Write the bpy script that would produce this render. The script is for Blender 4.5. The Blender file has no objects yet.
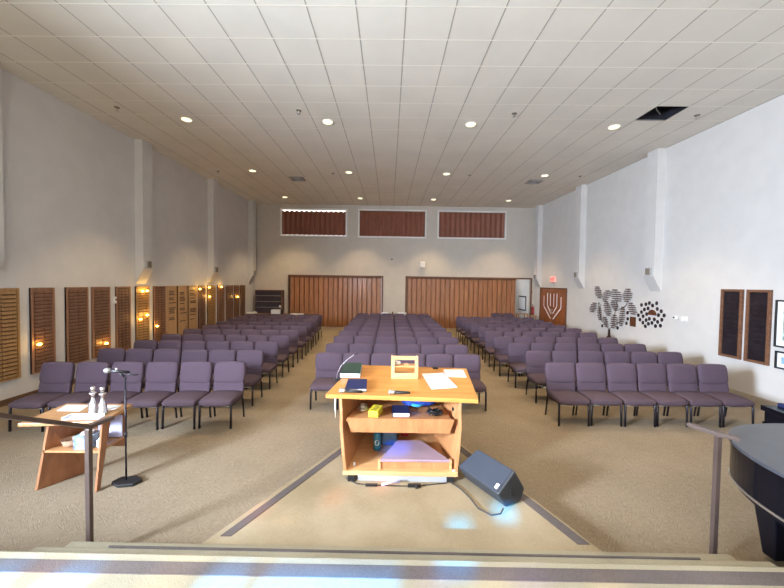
import bpy, bmesh, math, random
from mathutils import Vector, Matrix
random.seed(7)
C = bpy.context.scene.collection
sc = bpy.context.scene
PI = math.pi

# ------------------------------------------------------------------ materials
def new_mat(name):
    m = bpy.data.materials.new(name); m.use_nodes = True
    nt = m.node_tree; b = nt.nodes['Principled BSDF']
    return m, nt, b

def mat(name, col, rough=.6, metal=0, var=0, scale=8, bump=0, bscale=None, stretch=(1, 1, 1), coat=0, spec=None, emit=None, estr=0, detail=3):
    m, nt, b = new_mat(name)
    b.inputs['Base Color'].default_value = (*col, 1)
    b.inputs['Roughness'].default_value = rough
    b.inputs['Metallic'].default_value = metal
    if coat: b.inputs['Coat Weight'].default_value = coat; b.inputs['Coat Roughness'].default_value = .08
    if spec is not None: b.inputs['Specular IOR Level'].default_value = spec
    if emit:
        b.inputs['Emission Color'].default_value = (*emit, 1); b.inputs['Emission Strength'].default_value = estr
    tc = nt.nodes.new('ShaderNodeTexCoord'); mp = nt.nodes.new('ShaderNodeMapping')
    mp.inputs['Scale'].default_value = stretch
    nt.links.new(tc.outputs['Object'], mp.inputs[0])
    n = nt.nodes.new('ShaderNodeTexNoise'); n.inputs['Scale'].default_value = scale; n.inputs['Detail'].default_value = detail
    nt.links.new(mp.outputs[0], n.inputs[0])
    if var:
        r = nt.nodes.new('ShaderNodeValToRGB')
        r.color_ramp.elements[0].position = .3; r.color_ramp.elements[1].position = .7
        r.color_ramp.elements[0].color = (*[max(0, c * (1 - var)) for c in col], 1)
        r.color_ramp.elements[1].color = (*[min(1, c * (1 + var)) for c in col], 1)
        nt.links.new(n.outputs[0], r.inputs[0]); nt.links.new(r.outputs[0], b.inputs['Base Color'])
    if bump:
        n2 = nt.nodes.new('ShaderNodeTexNoise'); n2.inputs['Scale'].default_value = bscale or scale * 6
        nt.links.new(mp.outputs[0], n2.inputs[0])
        bp = nt.nodes.new('ShaderNodeBump'); bp.inputs['Strength'].default_value = bump; bp.inputs['Distance'].default_value = .01
        nt.links.new(n2.outputs[0], bp.inputs['Height']); nt.links.new(bp.outputs[0], b.inputs['Normal'])
    return m

def carpet(name, c1, c2, diag=True, stain=None):
    m, nt, b = new_mat(name)
    b.inputs['Roughness'].default_value = .95; b.inputs['Specular IOR Level'].default_value = .1
    tc = nt.nodes.new('ShaderNodeTexCoord')
    def noise(scale, rot=0, st=(1, 1, 1), det=4):
        mr = nt.nodes.new('ShaderNodeMapping'); mr.inputs['Rotation'].default_value = (0, 0, rot)
        mp = nt.nodes.new('ShaderNodeMapping'); mp.inputs['Scale'].default_value = st
        nt.links.new(tc.outputs['Object'], mr.inputs[0]); nt.links.new(mr.outputs[0], mp.inputs[0])
        n = nt.nodes.new('ShaderNodeTexNoise'); n.inputs['Scale'].default_value = scale; n.inputs['Detail'].default_value = det
        nt.links.new(mp.outputs[0], n.inputs[0]); return n
    def math_(op, a, bb):
        x = nt.nodes.new('ShaderNodeMath'); x.operation = op
        for i, v in enumerate((a, bb)):
            if isinstance(v, (int, float)): x.inputs[i].default_value = v
            else: nt.links.new(v, x.inputs[i])
        return x.outputs[0]
    a = noise(15, math.radians(40), (1, 6, 1)).outputs[0]
    c = noise(15, math.radians(-50), (1, 6, 1)).outputs[0]
    # basket pattern: two line directions in alternating patches
    ch = noise(7, .2).outputs[0]
    sel = math_('GREATER_THAN', ch, .5)
    mix = nt.nodes.new('ShaderNodeMix'); nt.links.new(sel, mix.inputs[0]); nt.links.new(a, mix.inputs[2]); nt.links.new(c, mix.inputs[3])
    fine = noise(140).outputs[0]; big = noise(1.3).outputs[0]
    t = math_('ADD', math_('MULTIPLY', mix.outputs[0], .75 if diag else .15), math_('ADD', math_('MULTIPLY', fine, .35), math_('MULTIPLY', big, .35 if diag else .7)))
    r = nt.nodes.new('ShaderNodeValToRGB')
    r.color_ramp.elements[0].position = .55 if diag else .45; r.color_ramp.elements[1].position = .95 if diag else .75
    r.color_ramp.elements[0].color = (*c1, 1); r.color_ramp.elements[1].color = (*c2, 1)
    nt.links.new(t, r.inputs[0]); nt.links.new(r.outputs[0], b.inputs['Base Color'])
    bp = nt.nodes.new('ShaderNodeBump'); bp.inputs['Strength'].default_value = .5; bp.inputs['Distance'].default_value = .012
    nt.links.new(t, bp.inputs['Height']); nt.links.new(bp.outputs[0], b.inputs['Normal'])
    return m

def wood(name, c1, c2, rough=.4, axis='x', scale=3, coat=.15):
    m, nt, b = new_mat(name)
    b.inputs['Roughness'].default_value = rough; b.inputs['Coat Weight'].default_value = coat; b.inputs['Coat Roughness'].default_value = .2
    tc = nt.nodes.new('ShaderNodeTexCoord'); mp = nt.nodes.new('ShaderNodeMapping')
    mp.inputs['Scale'].default_value = {'x': (.6, 7, 7), 'y': (7, .6, 7), 'z': (7, 7, .6)}[axis]
    nt.links.new(tc.outputs['Object'], mp.inputs[0])
    n = nt.nodes.new('ShaderNodeTexNoise'); n.inputs['Scale'].default_value = scale; n.inputs['Detail'].default_value = 6; n.inputs['Distortion'].default_value = .8
    nt.links.new(mp.outputs[0], n.inputs[0])
    r = nt.nodes.new('ShaderNodeValToRGB'); r.color_ramp.elements[0].position = .35; r.color_ramp.elements[1].position = .68
    r.color_ramp.elements[0].color = (*c1, 1); r.color_ramp.elements[1].color = (*c2, 1)
    nt.links.new(n.outputs[0], r.inputs[0]); nt.links.new(r.outputs[0], b.inputs['Base Color'])
    return m

def glass_pane(name, col):
    m = bpy.data.materials.new(name); m.use_nodes = True; nt = m.node_tree
    for n in list(nt.nodes): nt.nodes.remove(n)
    o = nt.nodes.new('ShaderNodeOutputMaterial'); t = nt.nodes.new('ShaderNodeBsdfTransparent')
    t.inputs[0].default_value = (*col, 1); nt.links.new(t.outputs[0], o.inputs[0]); return m

M = {}
M['fabric'] = mat('purple_fabric', (.092, .064, .088), .95, var=.22, scale=260, bump=.4, bscale=400, spec=.15)
M['fabric_seat'] = mat('mauve_seat_fabric', (.088, .060, .075), .95, var=.22, scale=260, bump=.4, bscale=400, spec=.15)
M['leg'] = mat('dark_leg_metal', (.025, .022, .03), .35, .6, var=.2)
M['chrome'] = mat('bright_metal', (.6, .58, .56), .3, .9, var=.05)
M['wall'] = mat('wall_paint', (.60, .58, .565), .9, var=.03, scale=3, bump=.15, bscale=60)
M['wall_b'] = mat('wall_paint_back', (.55, .51, .46), .9, var=.03, scale=3, bump=.15, bscale=60)
M['tile'] = mat('ceiling_tile', (.80, .765, .695), .95, var=.04, scale=1.1, bump=.2, bscale=150)
M['grid_x'] = mat('ceiling_grid_cross', (.95, .91, .82), .6, var=.02)
M['grid_y_shaded'] = mat('ceiling_runner_shaded', (.40, .38, .34), .7, var=.02)  # runners darkened to paint in the shaded side of the reveal
M['void'] = mat('ceiling_void', (.012, .012, .02), .9, var=.2)
M['carpet'] = carpet('floor_carpet', (.20, .155, .105), (.33, .265, .19))
M['carpet_pl'] = carpet('platform_carpet', (.24, .185, .11), (.40, .325, .22), diag=False)
M['carpet_st'] = carpet('stage_carpet', (.26, .23, .165), (.36, .325, .24), diag=False)
M['carpet_dk'] = carpet('dark_border_carpet', (.085, .072, .068), (.15, .125, .12), diag=False)
M['vinyl'] = mat('pale_vinyl', (.42, .37, .31), .6, var=.05)
M['white'] = mat('white_paint', (.8, .79, .77), .5, var=.02)
M['base'] = wood('baseboard_wood', (.12, .065, .035), (.18, .10, .06))
M['door_wood'] = wood('folding_door_wood', (.28, .11, .042), (.42, .185, .08), .45, 'z', 2.5)
M['shade_wood'] = wood('window_shade_brown', (.19, .062, .036), (.28, .10, .06), .6, 'z', 3)
M['frame_wood'] = wood('dark_frame_wood', (.13, .055, .028), (.2, .09, .045), .7, 'x', coat=0)
M['menorah_wood'] = wood('side_door_wood', (.24, .07, .018), (.34, .115, .035), .35, 'z', 2)
M['table'] = wood('honey_table_wood', (.56, .24, .055), (.70, .34, .09), .35, 'x', 2.2)
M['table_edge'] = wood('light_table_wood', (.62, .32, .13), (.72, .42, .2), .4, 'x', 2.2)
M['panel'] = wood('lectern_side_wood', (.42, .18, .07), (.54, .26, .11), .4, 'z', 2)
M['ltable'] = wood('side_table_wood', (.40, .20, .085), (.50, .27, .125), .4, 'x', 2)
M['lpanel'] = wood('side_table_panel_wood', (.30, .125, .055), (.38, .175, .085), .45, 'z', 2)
M['board_red'] = wood('memorial_board_redwood', (.25, .125, .075), (.33, .175, .11), .5, 'z', 2)
M['board_gold'] = wood('memorial_board_goldwood', (.32, .18, .07), (.42, .25, .11), .5, 'z', 2)
M['board_dark'] = wood('memorial_board_darkwood', (.10, .05, .032), (.15, .08, .05), .5, 'z', 2)
M['board_oak'] = wood('memorial_board_oak', (.46, .27, .13), (.54, .33, .17), .5, 'z', 2)
M['plate_and_shadow'] = mat('dark_plate_and_shadow_line', (.09, .05, .035), .4, .4, var=.2)
M['plate_red'] = mat('brown_name_plate', (.26, .14, .09), .4, .3, var=.2)
M['brass_and_glint'] = mat('brass_and_plate_glint', (.36, .24, .15), .35, .7, var=.2)
M['bronze'] = mat('bronze_plaque', (.045, .03, .035), .35, .5, var=.2)
M['leafm'] = mat('bronze_leaf', (.16, .115, .10), .6, .2, var=.3, scale=30)
M['trunkm'] = mat('dark_bronze_trunk', (.06, .035, .025), .5, .4, var=.3)
M['copper'] = mat('copper_plaque', (.14, .05, .02), .45, .3, var=.2)
M['bulb'] = mat('memorial_bulb', (1, .7, .2), .5, emit=(1, .55, .08), estr=14)
M['lamp'] = mat('downlight_lens', (1, 1, .9), .5, emit=(1, .93, .56), estr=1.25)
M['exit'] = mat('exit_sign_face', (.8, .3, .28), .5, emit=(1, .22, .18), estr=.8)
M['exit_red'] = mat('exit_sign_letter', (.7, .02, .02), .5, emit=(1, .03, .02), estr=.8)
M['rail'] = mat('bronze_rail_paint', (.10, .07, .06), .4, .3, var=.1)
M['black'] = mat('black_plastic', (.012, .012, .014), .45, var=.2)
M['spk'] = mat('speaker_grille', (.042, .052, .075), .5, .2, var=.12, scale=300, bump=.3, bscale=500)
M['spk_body'] = mat('speaker_body', (.035, .038, .045), .55, var=.2, scale=200)
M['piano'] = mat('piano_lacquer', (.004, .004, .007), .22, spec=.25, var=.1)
M['piano_lid_sheen'] = mat('piano_lid_sheen_grey', (.05, .055, .07), .4, coat=.3, var=.1)  # black lacquer greyed so its colour carries the ceiling's reflection
M['paper'] = mat('paper', (.85, .86, .87), .8, var=.02)
M['ink'] = mat('printed_text', (.10, .13, .2), .8, var=.1)
M['green'] = mat('green_cloth_cover', (.018, .045, .03), .7, var=.15)
M['navy'] = mat('navy_cloth_cover', (.012, .018, .085), .6, var=.15)
M['yellow'] = mat('yellow_card', (.80, .70, .04), .5, var=.05)
M['blue'] = mat('bright_blue_cloth', (.012, .06, .42), .6, var=.4, scale=14, bump=.5)
M['cyan'] = mat('light_blue_cloth', (.03, .35, .7), .6, var=.2)
M['teal'] = mat('teal_bottle', (.02, .17, .26), .35, var=.1)
M['jug'] = mat('grey_blue_plastic', (.06, .13, .2), .45, var=.1)
M['red'] = mat('red_fabric', (.38, .02, .03), .7, var=.2)
M['pad'] = carpet('mauve_pad_carpet', (.26, .17, .21), (.36, .26, .31), diag=False)
M['silver'] = mat('polished_silver', (.82, .82, .86), .2, 1, var=.05)
M['mic_grey'] = mat('microphone_mesh', (.5, .5, .5), .4, .7, var=.1)
M['basket'] = mat('woven_basket', (.48, .30, .2), .8, var=.35, scale=40, bump=.8)
M['tissue'] = mat('blue_white_box', (.30, .42, .75), .6, var=.8, scale=14)
M['lav'] = mat('pale_lavender_card', (.55, .58, .88), .7, var=.05)
M['art1'] = mat('framed_print_colours', (.35, .5, .45), .7, var=.7, scale=9)
M['art2'] = mat('framed_print_blue', (.2, .35, .6), .7, var=.6, scale=9)
M['art_dark'] = mat('dark_bronze_panel', (.028, .022, .028), .35, .4, var=.35, scale=5)
M['book_dark'] = mat('dark_book_spines', (.035, .027, .045), .6, var=.35, scale=25)
M['vent'] = mat('grey_vent', (.2, .17, .13), .6, var=.1)
M['ext_red'] = mat('extinguisher_red', (.35, .02, .02), .4, var=.1)
M['grey'] = mat('grey_plastic', (.35, .35, .36), .5, var=.05)
M['skyglow'] = mat('daylit_pane', (.9, .9, .9), .5, emit=(1, 1, .95), estr=1.5)
M['clear'] = mat('lamp_glass', (.9, .9, .9), .1, var=.01)

# ------------------------------------------------------------------ mesh builder
class MB:
    def __init__(s): s.bm = bmesh.new(); s.mats = []
    def mi(s, m):
        if m not in s.mats: s.mats.append(m)
        return s.mats.index(m)
    def _f(s, verts, m=None, smooth=False):
        try: f = s.bm.faces.new(verts)
        except ValueError: return None
        f.material_index = s.mi(m) if m else 0; f.smooth = smooth; return f
    def hexa(s, lo, hi, m=None):
        """lo, hi: 4 points each, same winding"""
        a = [s.bm.verts.new(p) for p in lo]; b = [s.bm.verts.new(p) for p in hi]; n = len(a)
        s._f(a[::-1], m); s._f(b, m)
        for i in range(n): s._f([a[i], a[(i + 1) % n], b[(i + 1) % n], b[i]], m)
        return s
    def box(s, c, d, rz=0, m=None, rx=0, ry=0):
        R = Matrix.Rotation(rz, 3, 'Z') @ Matrix.Rotation(ry, 3, 'Y') @ Matrix.Rotation(rx, 3, 'X'); c = Vector(c)
        P = [c + R @ Vector((x * d[0] / 2, y * d[1] / 2, z * d[2] / 2)) for z in (-1, 1) for x, y in ((-1, -1), (1, -1), (1, 1), (-1, 1))]
        return s.hexa(P[:4], P[4:], m)
    def b2(s, x0, x1, y0, y1, z0, z1, m=None):
        return s.box(((x0 + x1) / 2, (y0 + y1) / 2, (z0 + z1) / 2), (x1 - x0, y1 - y0, z1 - z0), m=m)
    def prism(s, pts, z0, z1, m=None):
        return s.hexa([(x, y, z0) for x, y in pts], [(x, y, z1) for x, y in pts], m)
    def tube(s, pts, r, n=8, m=None, caps=True):
        pts = [Vector(p) for p in pts]; rs = r if isinstance(r, (list, tuple)) else [r] * len(pts)
        rings = []
        for i, p in enumerate(pts):
            d = (pts[min(i + 1, len(pts) - 1)] - pts[max(i - 1, 0)]).normalized()
            a = d.orthogonal().normalized() if i == 0 else (last - d * last.dot(d)).normalized()
            last = a; b = d.cross(a)
            rings.append([s.bm.verts.new(p + (a * math.cos(t) + b * math.sin(t)) * rs[i]) for t in [2 * PI * k / n for k in range(n)]])
        for i in range(len(rings) - 1):
            for k in range(n): s._f([rings[i][k], rings[i][(k + 1) % n], rings[i + 1][(k + 1) % n], rings[i + 1][k]], m, True)
        if caps: s._f(rings[0][::-1], m); s._f(rings[-1], m)
        return s
    def lathe(s, c, prof, n=20, m=None):
        """prof: (r, z) list, z relative to c"""
        c = Vector(c)
        return s.tube([c + Vector((0, 0, z)) for _, z in prof], [max(r, .0005) for r, _ in prof], n, m) if False else s._lathe(c, prof, n, m)
    def _lathe(s, c, prof, n, m):
        rings = [[s.bm.verts.new(c + Vector((max(r, .0004) * math.cos(2 * PI * k / n), max(r, .0004) * math.sin(2 * PI * k / n), z))) for k in range(n)] for r, z in prof]
        for i in range(len(rings) - 1):
            for k in range(n): s._f([rings[i][k], rings[i][(k + 1) % n], rings[i + 1][(k + 1) % n], rings[i + 1][k]], m, True)
        s._f(rings[0][::-1], m); s._f(rings[-1], m); return s
    def ball(s, c, r, m=None, n=12, sc_=(1, 1, 1)):
        c = Vector(c); k = n // 2
        prof = [(r * math.sin(PI * i / k), -r * math.cos(PI * i / k)) for i in range(k + 1)]
        rings = [[s.bm.verts.new(c + Vector((max(a, .0003) * math.cos(2 * PI * j / n) * sc_[0], max(a, .0003) * math.sin(2 * PI * j / n) * sc_[1], z * sc_[2]))) for j in range(n)] for a, z in prof]
        for i in range(len(rings) - 1):
            for j in range(n): s._f([rings[i][j], rings[i][(j + 1) % n], rings[i + 1][(j + 1) % n], rings[i + 1][j]], m, True)
        return s
    def cushion(s, w, h, t, Mx, k=.12, rim=.5, n=12, puff=6, m=None):
        """rounded pad in local XY, thickness t along Z; Mx maps local to object space"""
        F, B = {}, {}
        for i in range(n + 1):
            for j in range(n + 1):
                u = math.sin(PI / 2 * (2 * i / n - 1)); v = math.sin(PI / 2 * (2 * j / n - 1))
                x = w / 2 * u * math.sqrt(max(0, 1 - k * v ** 4)); y = h / 2 * v * math.sqrt(max(0, 1 - k * u ** 4))
                th = t / 2 * (rim + (1 - rim) * math.sqrt(max(0, (1 - abs(u) ** puff) * (1 - abs(v) ** puff))))
                F[i, j] = s.bm.verts.new(Mx @ Vector((x, y, th))); B[i, j] = s.bm.verts.new(Mx @ Vector((x, y, -th)))
        for i in range(n):
            for j in range(n):
                s._f([F[i, j], F[i + 1, j], F[i + 1, j + 1], F[i, j + 1]], m, True)
                s._f([B[i, j], B[i, j + 1], B[i + 1, j + 1], B[i + 1, j]], m, True)
        for i in range(n):
            s._f([F[i, 0], B[i, 0], B[i + 1, 0], F[i + 1, 0]], m, True); s._f([F[i, n], F[i + 1, n], B[i + 1, n], B[i, n]], m, True)
            s._f([F[0, i], F[0, i + 1], B[0, i + 1], B[0, i]], m, True); s._f([F[n, i], B[n, i], B[n, i + 1], F[n, i + 1]], m, True)
        return s
    def build(s, name, m=None, parent=None, bevel=0):
        bmesh.ops.recalc_face_normals(s.bm, faces=s.bm.faces)
        me = bpy.data.meshes.new(name); s.bm.to_mesh(me); s.bm.free()
        for x in (s.mats or [m]): me.materials.append(x)
        o = bpy.data.objects.new(name, me); C.objects.link(o)
        if bevel:
            bv = o.modifiers.new('bevel', 'BEVEL'); bv.width = bevel; bv.segments = 2; bv.limit_method = 'ANGLE'; bv.angle_limit = math.radians(40)
        if parent:
            o.parent = parent
            o.matrix_parent_inverse = Matrix.Translation(-parent.location) if parent.type == 'EMPTY' and not parent.get('_local') else Matrix()
        return o

def tag(o, label, cat, group=None, kind=None):
    o['label'] = label
    if cat: o['category'] = cat
    if group: o['group'] = group
    if kind: o['kind'] = kind
    return o
def struct(o): o['kind'] = 'structure'; return o
def thing(name, label, cat, loc=(0, 0, 0), group=None):
    o = bpy.data.objects.new(name, None); C.objects.link(o); o.location = loc; o.empty_display_size = .1
    return tag(o, label, cat, group)
def sub(o, parent): o.parent = parent; return o

XL, XR, YB, YF = -6.57, 7.13, 17.3, -5.0
def cz(y): return 5.60 + .0205 * y

# ------------------------------------------------------------------ shell
mb = MB(); mb.b2(XL - .1, XR + .1, YF, YB + 3, -.1, 0); struct(mb.build('floor', M['carpet']))

# ceiling: lay-in tiles between a grid with shade-darkened runners, one tile missing
PX, PY = .630, .625
xs = [.165 + PX * k for k in range(-12, 13)]; ys = [4.56 + PY * k for k in range(-16, 22)]
mb = MB(); hole = None
def cq(x0, x1, y0, y1, dz, m):
    x0, x1 = max(x0, XL - .05), min(x1, XR + .05); y0, y1 = max(y0, YF - .1), min(y1, YB + .25)
    if x1 <= x0 or y1 <= y0: return
    sk = lambda x: -.016 * x
    mb._f([mb.bm.verts.new(p) for p in ((x0, y0 + sk(x0), cz(y0 + sk(x0)) + dz), (x0, y1 + sk(x0), cz(y1 + sk(x0)) + dz), (x1, y1 + sk(x1), cz(y1 + sk(x1)) + dz), (x1, y0 + sk(x1), cz(y0 + sk(x1)) + dz))], m)
    return
    mb._f([mb.bm.verts.new(p) for p in ((x0, y0, cz(y0) + dz), (x0, y1, cz(y1) + dz), (x1, y1, cz(y1) + dz), (x1, y0, cz(y0) + dz))], m)
for i in range(len(xs) - 1):
    for j in range(len(ys) - 1):
        if i == 20 and j == 20: continue
        cq(xs[i] + .006, xs[i + 1] - .006, ys[j] + .006, ys[j + 1] - .006, -.004, M['tile'])
for x in xs: cq(x - .008, x + .008, YF, YB + .2, -.0055, M['grid_y_shaded'])
for y in ys: cq(XL, XR, y - .011, y + .011, -.007, M['grid_x'])
struct(mb.build('ceiling'))
hx0, hx1, hy0, hy1 = xs[20], xs[21], ys[20] - .016 * xs[20], ys[21] - .016 * xs[20]
mb = MB(); z0 = cz(hy0) - .003
V = lambda x, y, z: mb.bm.verts.new((x, y, z))
for (a, b) in (((hx0, hy0), (hx1, hy0)), ((hx1, hy0), (hx1, hy1)), ((hx1, hy1), (hx0, hy1)), ((hx0, hy1), (hx0, hy0))):
    mb._f([V(*a, z0), V(*b, z0), V(*b, z0 + .6), V(*a, z0 + .6)])
mb._f([V(hx0, hy0, z0 + .6), V(hx1, hy0, z0 + .6), V(hx1, hy1, z0 + .6), V(hx0, hy1, z0 + .6)])
o = struct(mb.build('trim_1', M['void']))
b = MB(); b.hexa([(XL - .3, YF - .3, cz(YF) + .65), (XR + .3, YF - .3, cz(YF) + .65), (XR + .3, YB + 3, cz(YB) + .65), (XL - .3, YB + 3, cz(YB) + .65)],
                 [(XL - .3, YF - .3, cz(YF) + .75), (XR + .3, YF - .3, cz(YF) + .75), (XR + .3, YB + 3, cz(YB) + .75), (XL - .3, YB + 3, cz(YB) + .75)])
struct(b.build('trim_30', M['void']))  # unseen slab added above the ceiling to stop sun leaking in
for nm, x0_, x1_, y0_, y1_ in (('trim_31', XL - .3, XL - .12, YF - .3, YB + 3), ('trim_32', XR + .12, XR + .3, YF - .3, YB + 3), ('trim_33', XL - .12, XR + .12, YF - .3, YF - .02)):
    b = MB(); b.b2(x0_, x1_, y0_, y1_, 5.2, 6.3); struct(b.build(nm, M['void']))  # unseen strips added around the ceiling edge to block stray sun
tag(MB().tube([(hx0 + .15, hy0 + .25, z0 + .12), (hx0 + .32, hy0 + .45, z0 + .14), (hx1 - .12, hy1 - .03, z0 + .12)], .012).build('ceiling_conduit', M['grey']), 'thin grey conduit inside the dark opening of the missing ceiling tile', 'conduit')

def wall_poly(name, pts, thick, m):
    """pts on wall plane; thick vector away from the room"""
    b = MB(); t = Vector(thick); b.hexa([Vector(p) for p in pts], [Vector(p) + t for p in pts], m); return struct(b.build(name))
wall_poly('wall_left', [(XL, YF, 0), (XL, YB, 0), (XL, YB, cz(YB) + .1), (XL, YF, cz(YF) + .1)], (-.12, 0, 0), M['wall'])
wall_poly('wall_right', [(XR, YF, 0), (XR, YB, 0), (XR, YB, cz(YB) + .1), (XR, YF, cz(YF) + .1)], (.12, 0, 0), M['wall'])
# back wall with openings
WZ0, WZ1, DZ = 4.47, 5.70, 2.47
wins = [(-5.27, -2.15), (-1.48, 1.71), (2.39, 5.62)]; doors = [(-4.87, -.36), (.87, 6.94)]
b = MB(); zt = cz(YB) + .1
def bw(x0, x1, za, zb): b.b2(x0, x1, YB, YB + .15, za, zb, M['wall_b'])
xc = XL - .12
for (x0, x1) in wins: bw(xc, x0, WZ0, WZ1); xc = x1
bw(xc, XR + .12, WZ0, WZ1); bw(XL - .12, XR + .12, WZ1, zt); bw(XL - .12, XR + .12, DZ, WZ0)
xc = XL - .12
for (x0, x1) in doors: bw(xc, x0, 0, DZ); xc = x1
bw(xc, XR + .12, 0, DZ)
struct(b.build('wall_back'))
# small lit room past the opened folding door
b = MB(); b.b2(.5, 8.5, YB + 2.6, YB + 2.7, 0, 3, M['white']); b.b2(6.95, 7.05, YB + .15, YB + 2.6, 0, 3, M['white']); b.b2(.5, 8.5, YB + .15, YB + 2.7, 2.9, 3, M['white'])
struct(b.build('wall_anteroom'))

# wall behind the viewer with assumed stained glass panes, traced back from the coloured sun patches
SUN = Vector((.2, .87, -.45)).normalized()
spots = [(-2.1, 1.62, .65, 'c'), (-1.9, 1.74, .65, 'c'), (-1.7, 1.60, .65, 'c'), (-2.0, 1.50, .65, 'c'), (-1.15, 1.78, .65, 'w'), (-.4, 1.66, .65, 'c'), (-.25, 1.62, .65, 'c'), (-.9, 1.6, .65, 'w'), (-.05, 1.6, .65, 'm'),
         (-.72, 2.14, .43, 'c'), (-.5, 2.14, .43, 'c'), (-.25, 2.14, .43, 'c'), (0, 2.14, .43, 'c'), (.60, 2.80, .15, 'c'), (1.08, 3.0, .15, 'c'), (-.5, 3.3, .15, 'p'), (-.06, 3.36, .15, 'p'),
         (-1.12, 3.05, .1, 'p'), (-1.55, 3.0, 0, 'p'), (-.02, 3.80, .35, 'b'), (.12, 3.80, .35, 'b'), (.5, 1.68, .65, 'w'), (1.1, 1.6, .65, 'w'), (.2, 1.66, .65, 'm'),
         (.7, 1.72, .65, 'm')]
cell = .1; panes = {}
for x, y, z, c in spots:
    t = (y - YF) / SUN.y; p = Vector((x, y, z)) - SUN * t
    i_, k_ = round(p.x / cell), round(p.z / cell)
    for di in (-1, 0):
        for dk in ((-1, 0) if c == 'w' else (0,)): panes[(i_ + di, k_ + dk)] = c
gm = {'c': glass_pane('cyan_glass', (.10, .60, 1)), 'p': glass_pane('rose_glass', (.35, .12, .08)), 'b': glass_pane('blue_glass', (.06, .3, .8)), 'w': glass_pane('amber_glass', (.3, .25, .18)), 'm': glass_pane('violet_glass', (.18, .12, .3))}
wall = MB(); gl = MB()
zmax = cz(YF) + .1
for i in range(math.floor(XL / cell) - 1, math.ceil(XR / cell) + 1):
    k0 = None
    for k in range(0, 56):
        c = panes.get((i, k))
        if c:
            if k0 is not None: wall.b2(i * cell, (i + 1) * cell, YF - .02, YF, k0 * cell, k * cell, M['wall'])
            k0 = None
            gl.b2(i * cell, (i + 1) * cell, YF - .012, YF - .008, k * cell, (k + 1) * cell, gm[c])
        elif k0 is None: k0 = k
    if k0 is not None: wall.b2(i * cell, (i + 1) * cell, YF - .02, YF, k0 * cell, zmax, M['wall'])
struct(wall.build('wall_front')); struct(gl.build('window_4'))  # unseen glass panes, assumed and placed to cast the coloured sun patches

# baseboards
for nm, x0, x1, y0, y1 in (('baseboard_left', XL, XL + .015, YF, YB), ('baseboard_right', XR - .015, XR, YF, 14.05)):
    b = MB(); b.b2(x0, x1, y0, y1, 0, .11); struct(b.build(nm, M['base'] if nm == 'baseboard_left' else M['vinyl']))

# wall piers that stop above head height with a slanted foot
tn = 1
for side, xw in ((1, XL), (-1, XR)):
    for y0 in (5.52, 9.2, 12.85, 16.52):
        b = MB(); xi = xw + side * .21; y1 = y0 + .38; xw_ = xw - side * .02
        zt2 = cz(y0) + .03
        lo = [(xw_, y0, 2.04), (xi, y0, 2.48), (xi, y1, 2.48), (xw_, y1, 2.04)]
        hi = [(xw_, y0, zt2), (xi, y0, zt2), (xi, y1, zt2), (xw_, y1, zt2)]
        b.hexa(lo, hi); tn += 1
        struct(b.build('trim_%d' % tn, M['wall']))
        if y0 > 5.6 or side == 1:
            t = thing('pier_light', 'small square fixture at the foot of the %s wall pier, %s' % ('left' if side == 1 else 'right', {5.52: 'nearest the stage', 9.2: 'second from the stage', 12.85: 'third from the stage', 16.52: 'in the back corner'}[y0]), 'wall light', (xi, y0 + .16, 2.5), 'fixtures on the wall piers')
            b = MB(); b.box((xi + side * .02, y0 + .16, 2.6), (.05, .2, .2)); b.build('housing', M['grey'], t, .006)
            b = MB(); b.box((xi + side * .05, y0 + .16, 2.6), (.012, .14, .15)); b.build('lens', M['vent'], t)

# high windows with pleated brown shades
for n_, (x0, x1) in enumerate(wins):
    w = MB(); e = .07
    w.b2(x0 - e, x1 + e, YB - .03, YB + .02, WZ1, WZ1 + e); w.b2(x0 - e, x1 + e, YB - .03, YB + .02, WZ0 - e, WZ0)
    w.b2(x0 - e, x0, YB - .03, YB + .02, WZ0, WZ1); w.b2(x1, x1 + e, YB - .03, YB + .02, WZ0, WZ1)
    fr = struct(w.build('window_%d' % (n_ + 1), M['white'], bevel=.008))
    g = MB(); g.b2(x0, x1, YB + .12, YB + .14, WZ0, WZ1); sub(g.build('pane', M['skyglow'] if n_ == 0 else M['shade_wood']), fr)
    s = MB(); N = 13; pts = []
    for k in range(N * 2 + 1):
        pts.append((x0 + .01 + (x1 - x0 - .02) * k / (2 * N), YB + (.095 if k % 2 else .035)))
    tops = [WZ1 - (.085 if q % 2 else .03) if n_ == 0 else WZ1 - .02 for q in range(len(pts))]
    for q, (a, c_) in enumerate(zip(pts, pts[1:])):
        top, top2 = tops[q], tops[q + 1]
        s.hexa([(a[0], a[1], WZ0 + .02), (c_[0], c_[1], WZ0 + .02), (c_[0], c_[1] + .008, WZ0 + .02), (a[0], a[1] + .008, WZ0 + .02)],
               [(a[0], a[1], top), (c_[0], c_[1], top2), (c_[0], c_[1] + .008, top2), (a[0], a[1] + .008, top)])
    tag(s.build('pleated_shade', M['shade_wood']), 'brown pleated shade in the %s high window of the back wall' % ('left', 'middle', 'right')[n_], 'window shade', 'pleated shades in the high back windows')

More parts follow.
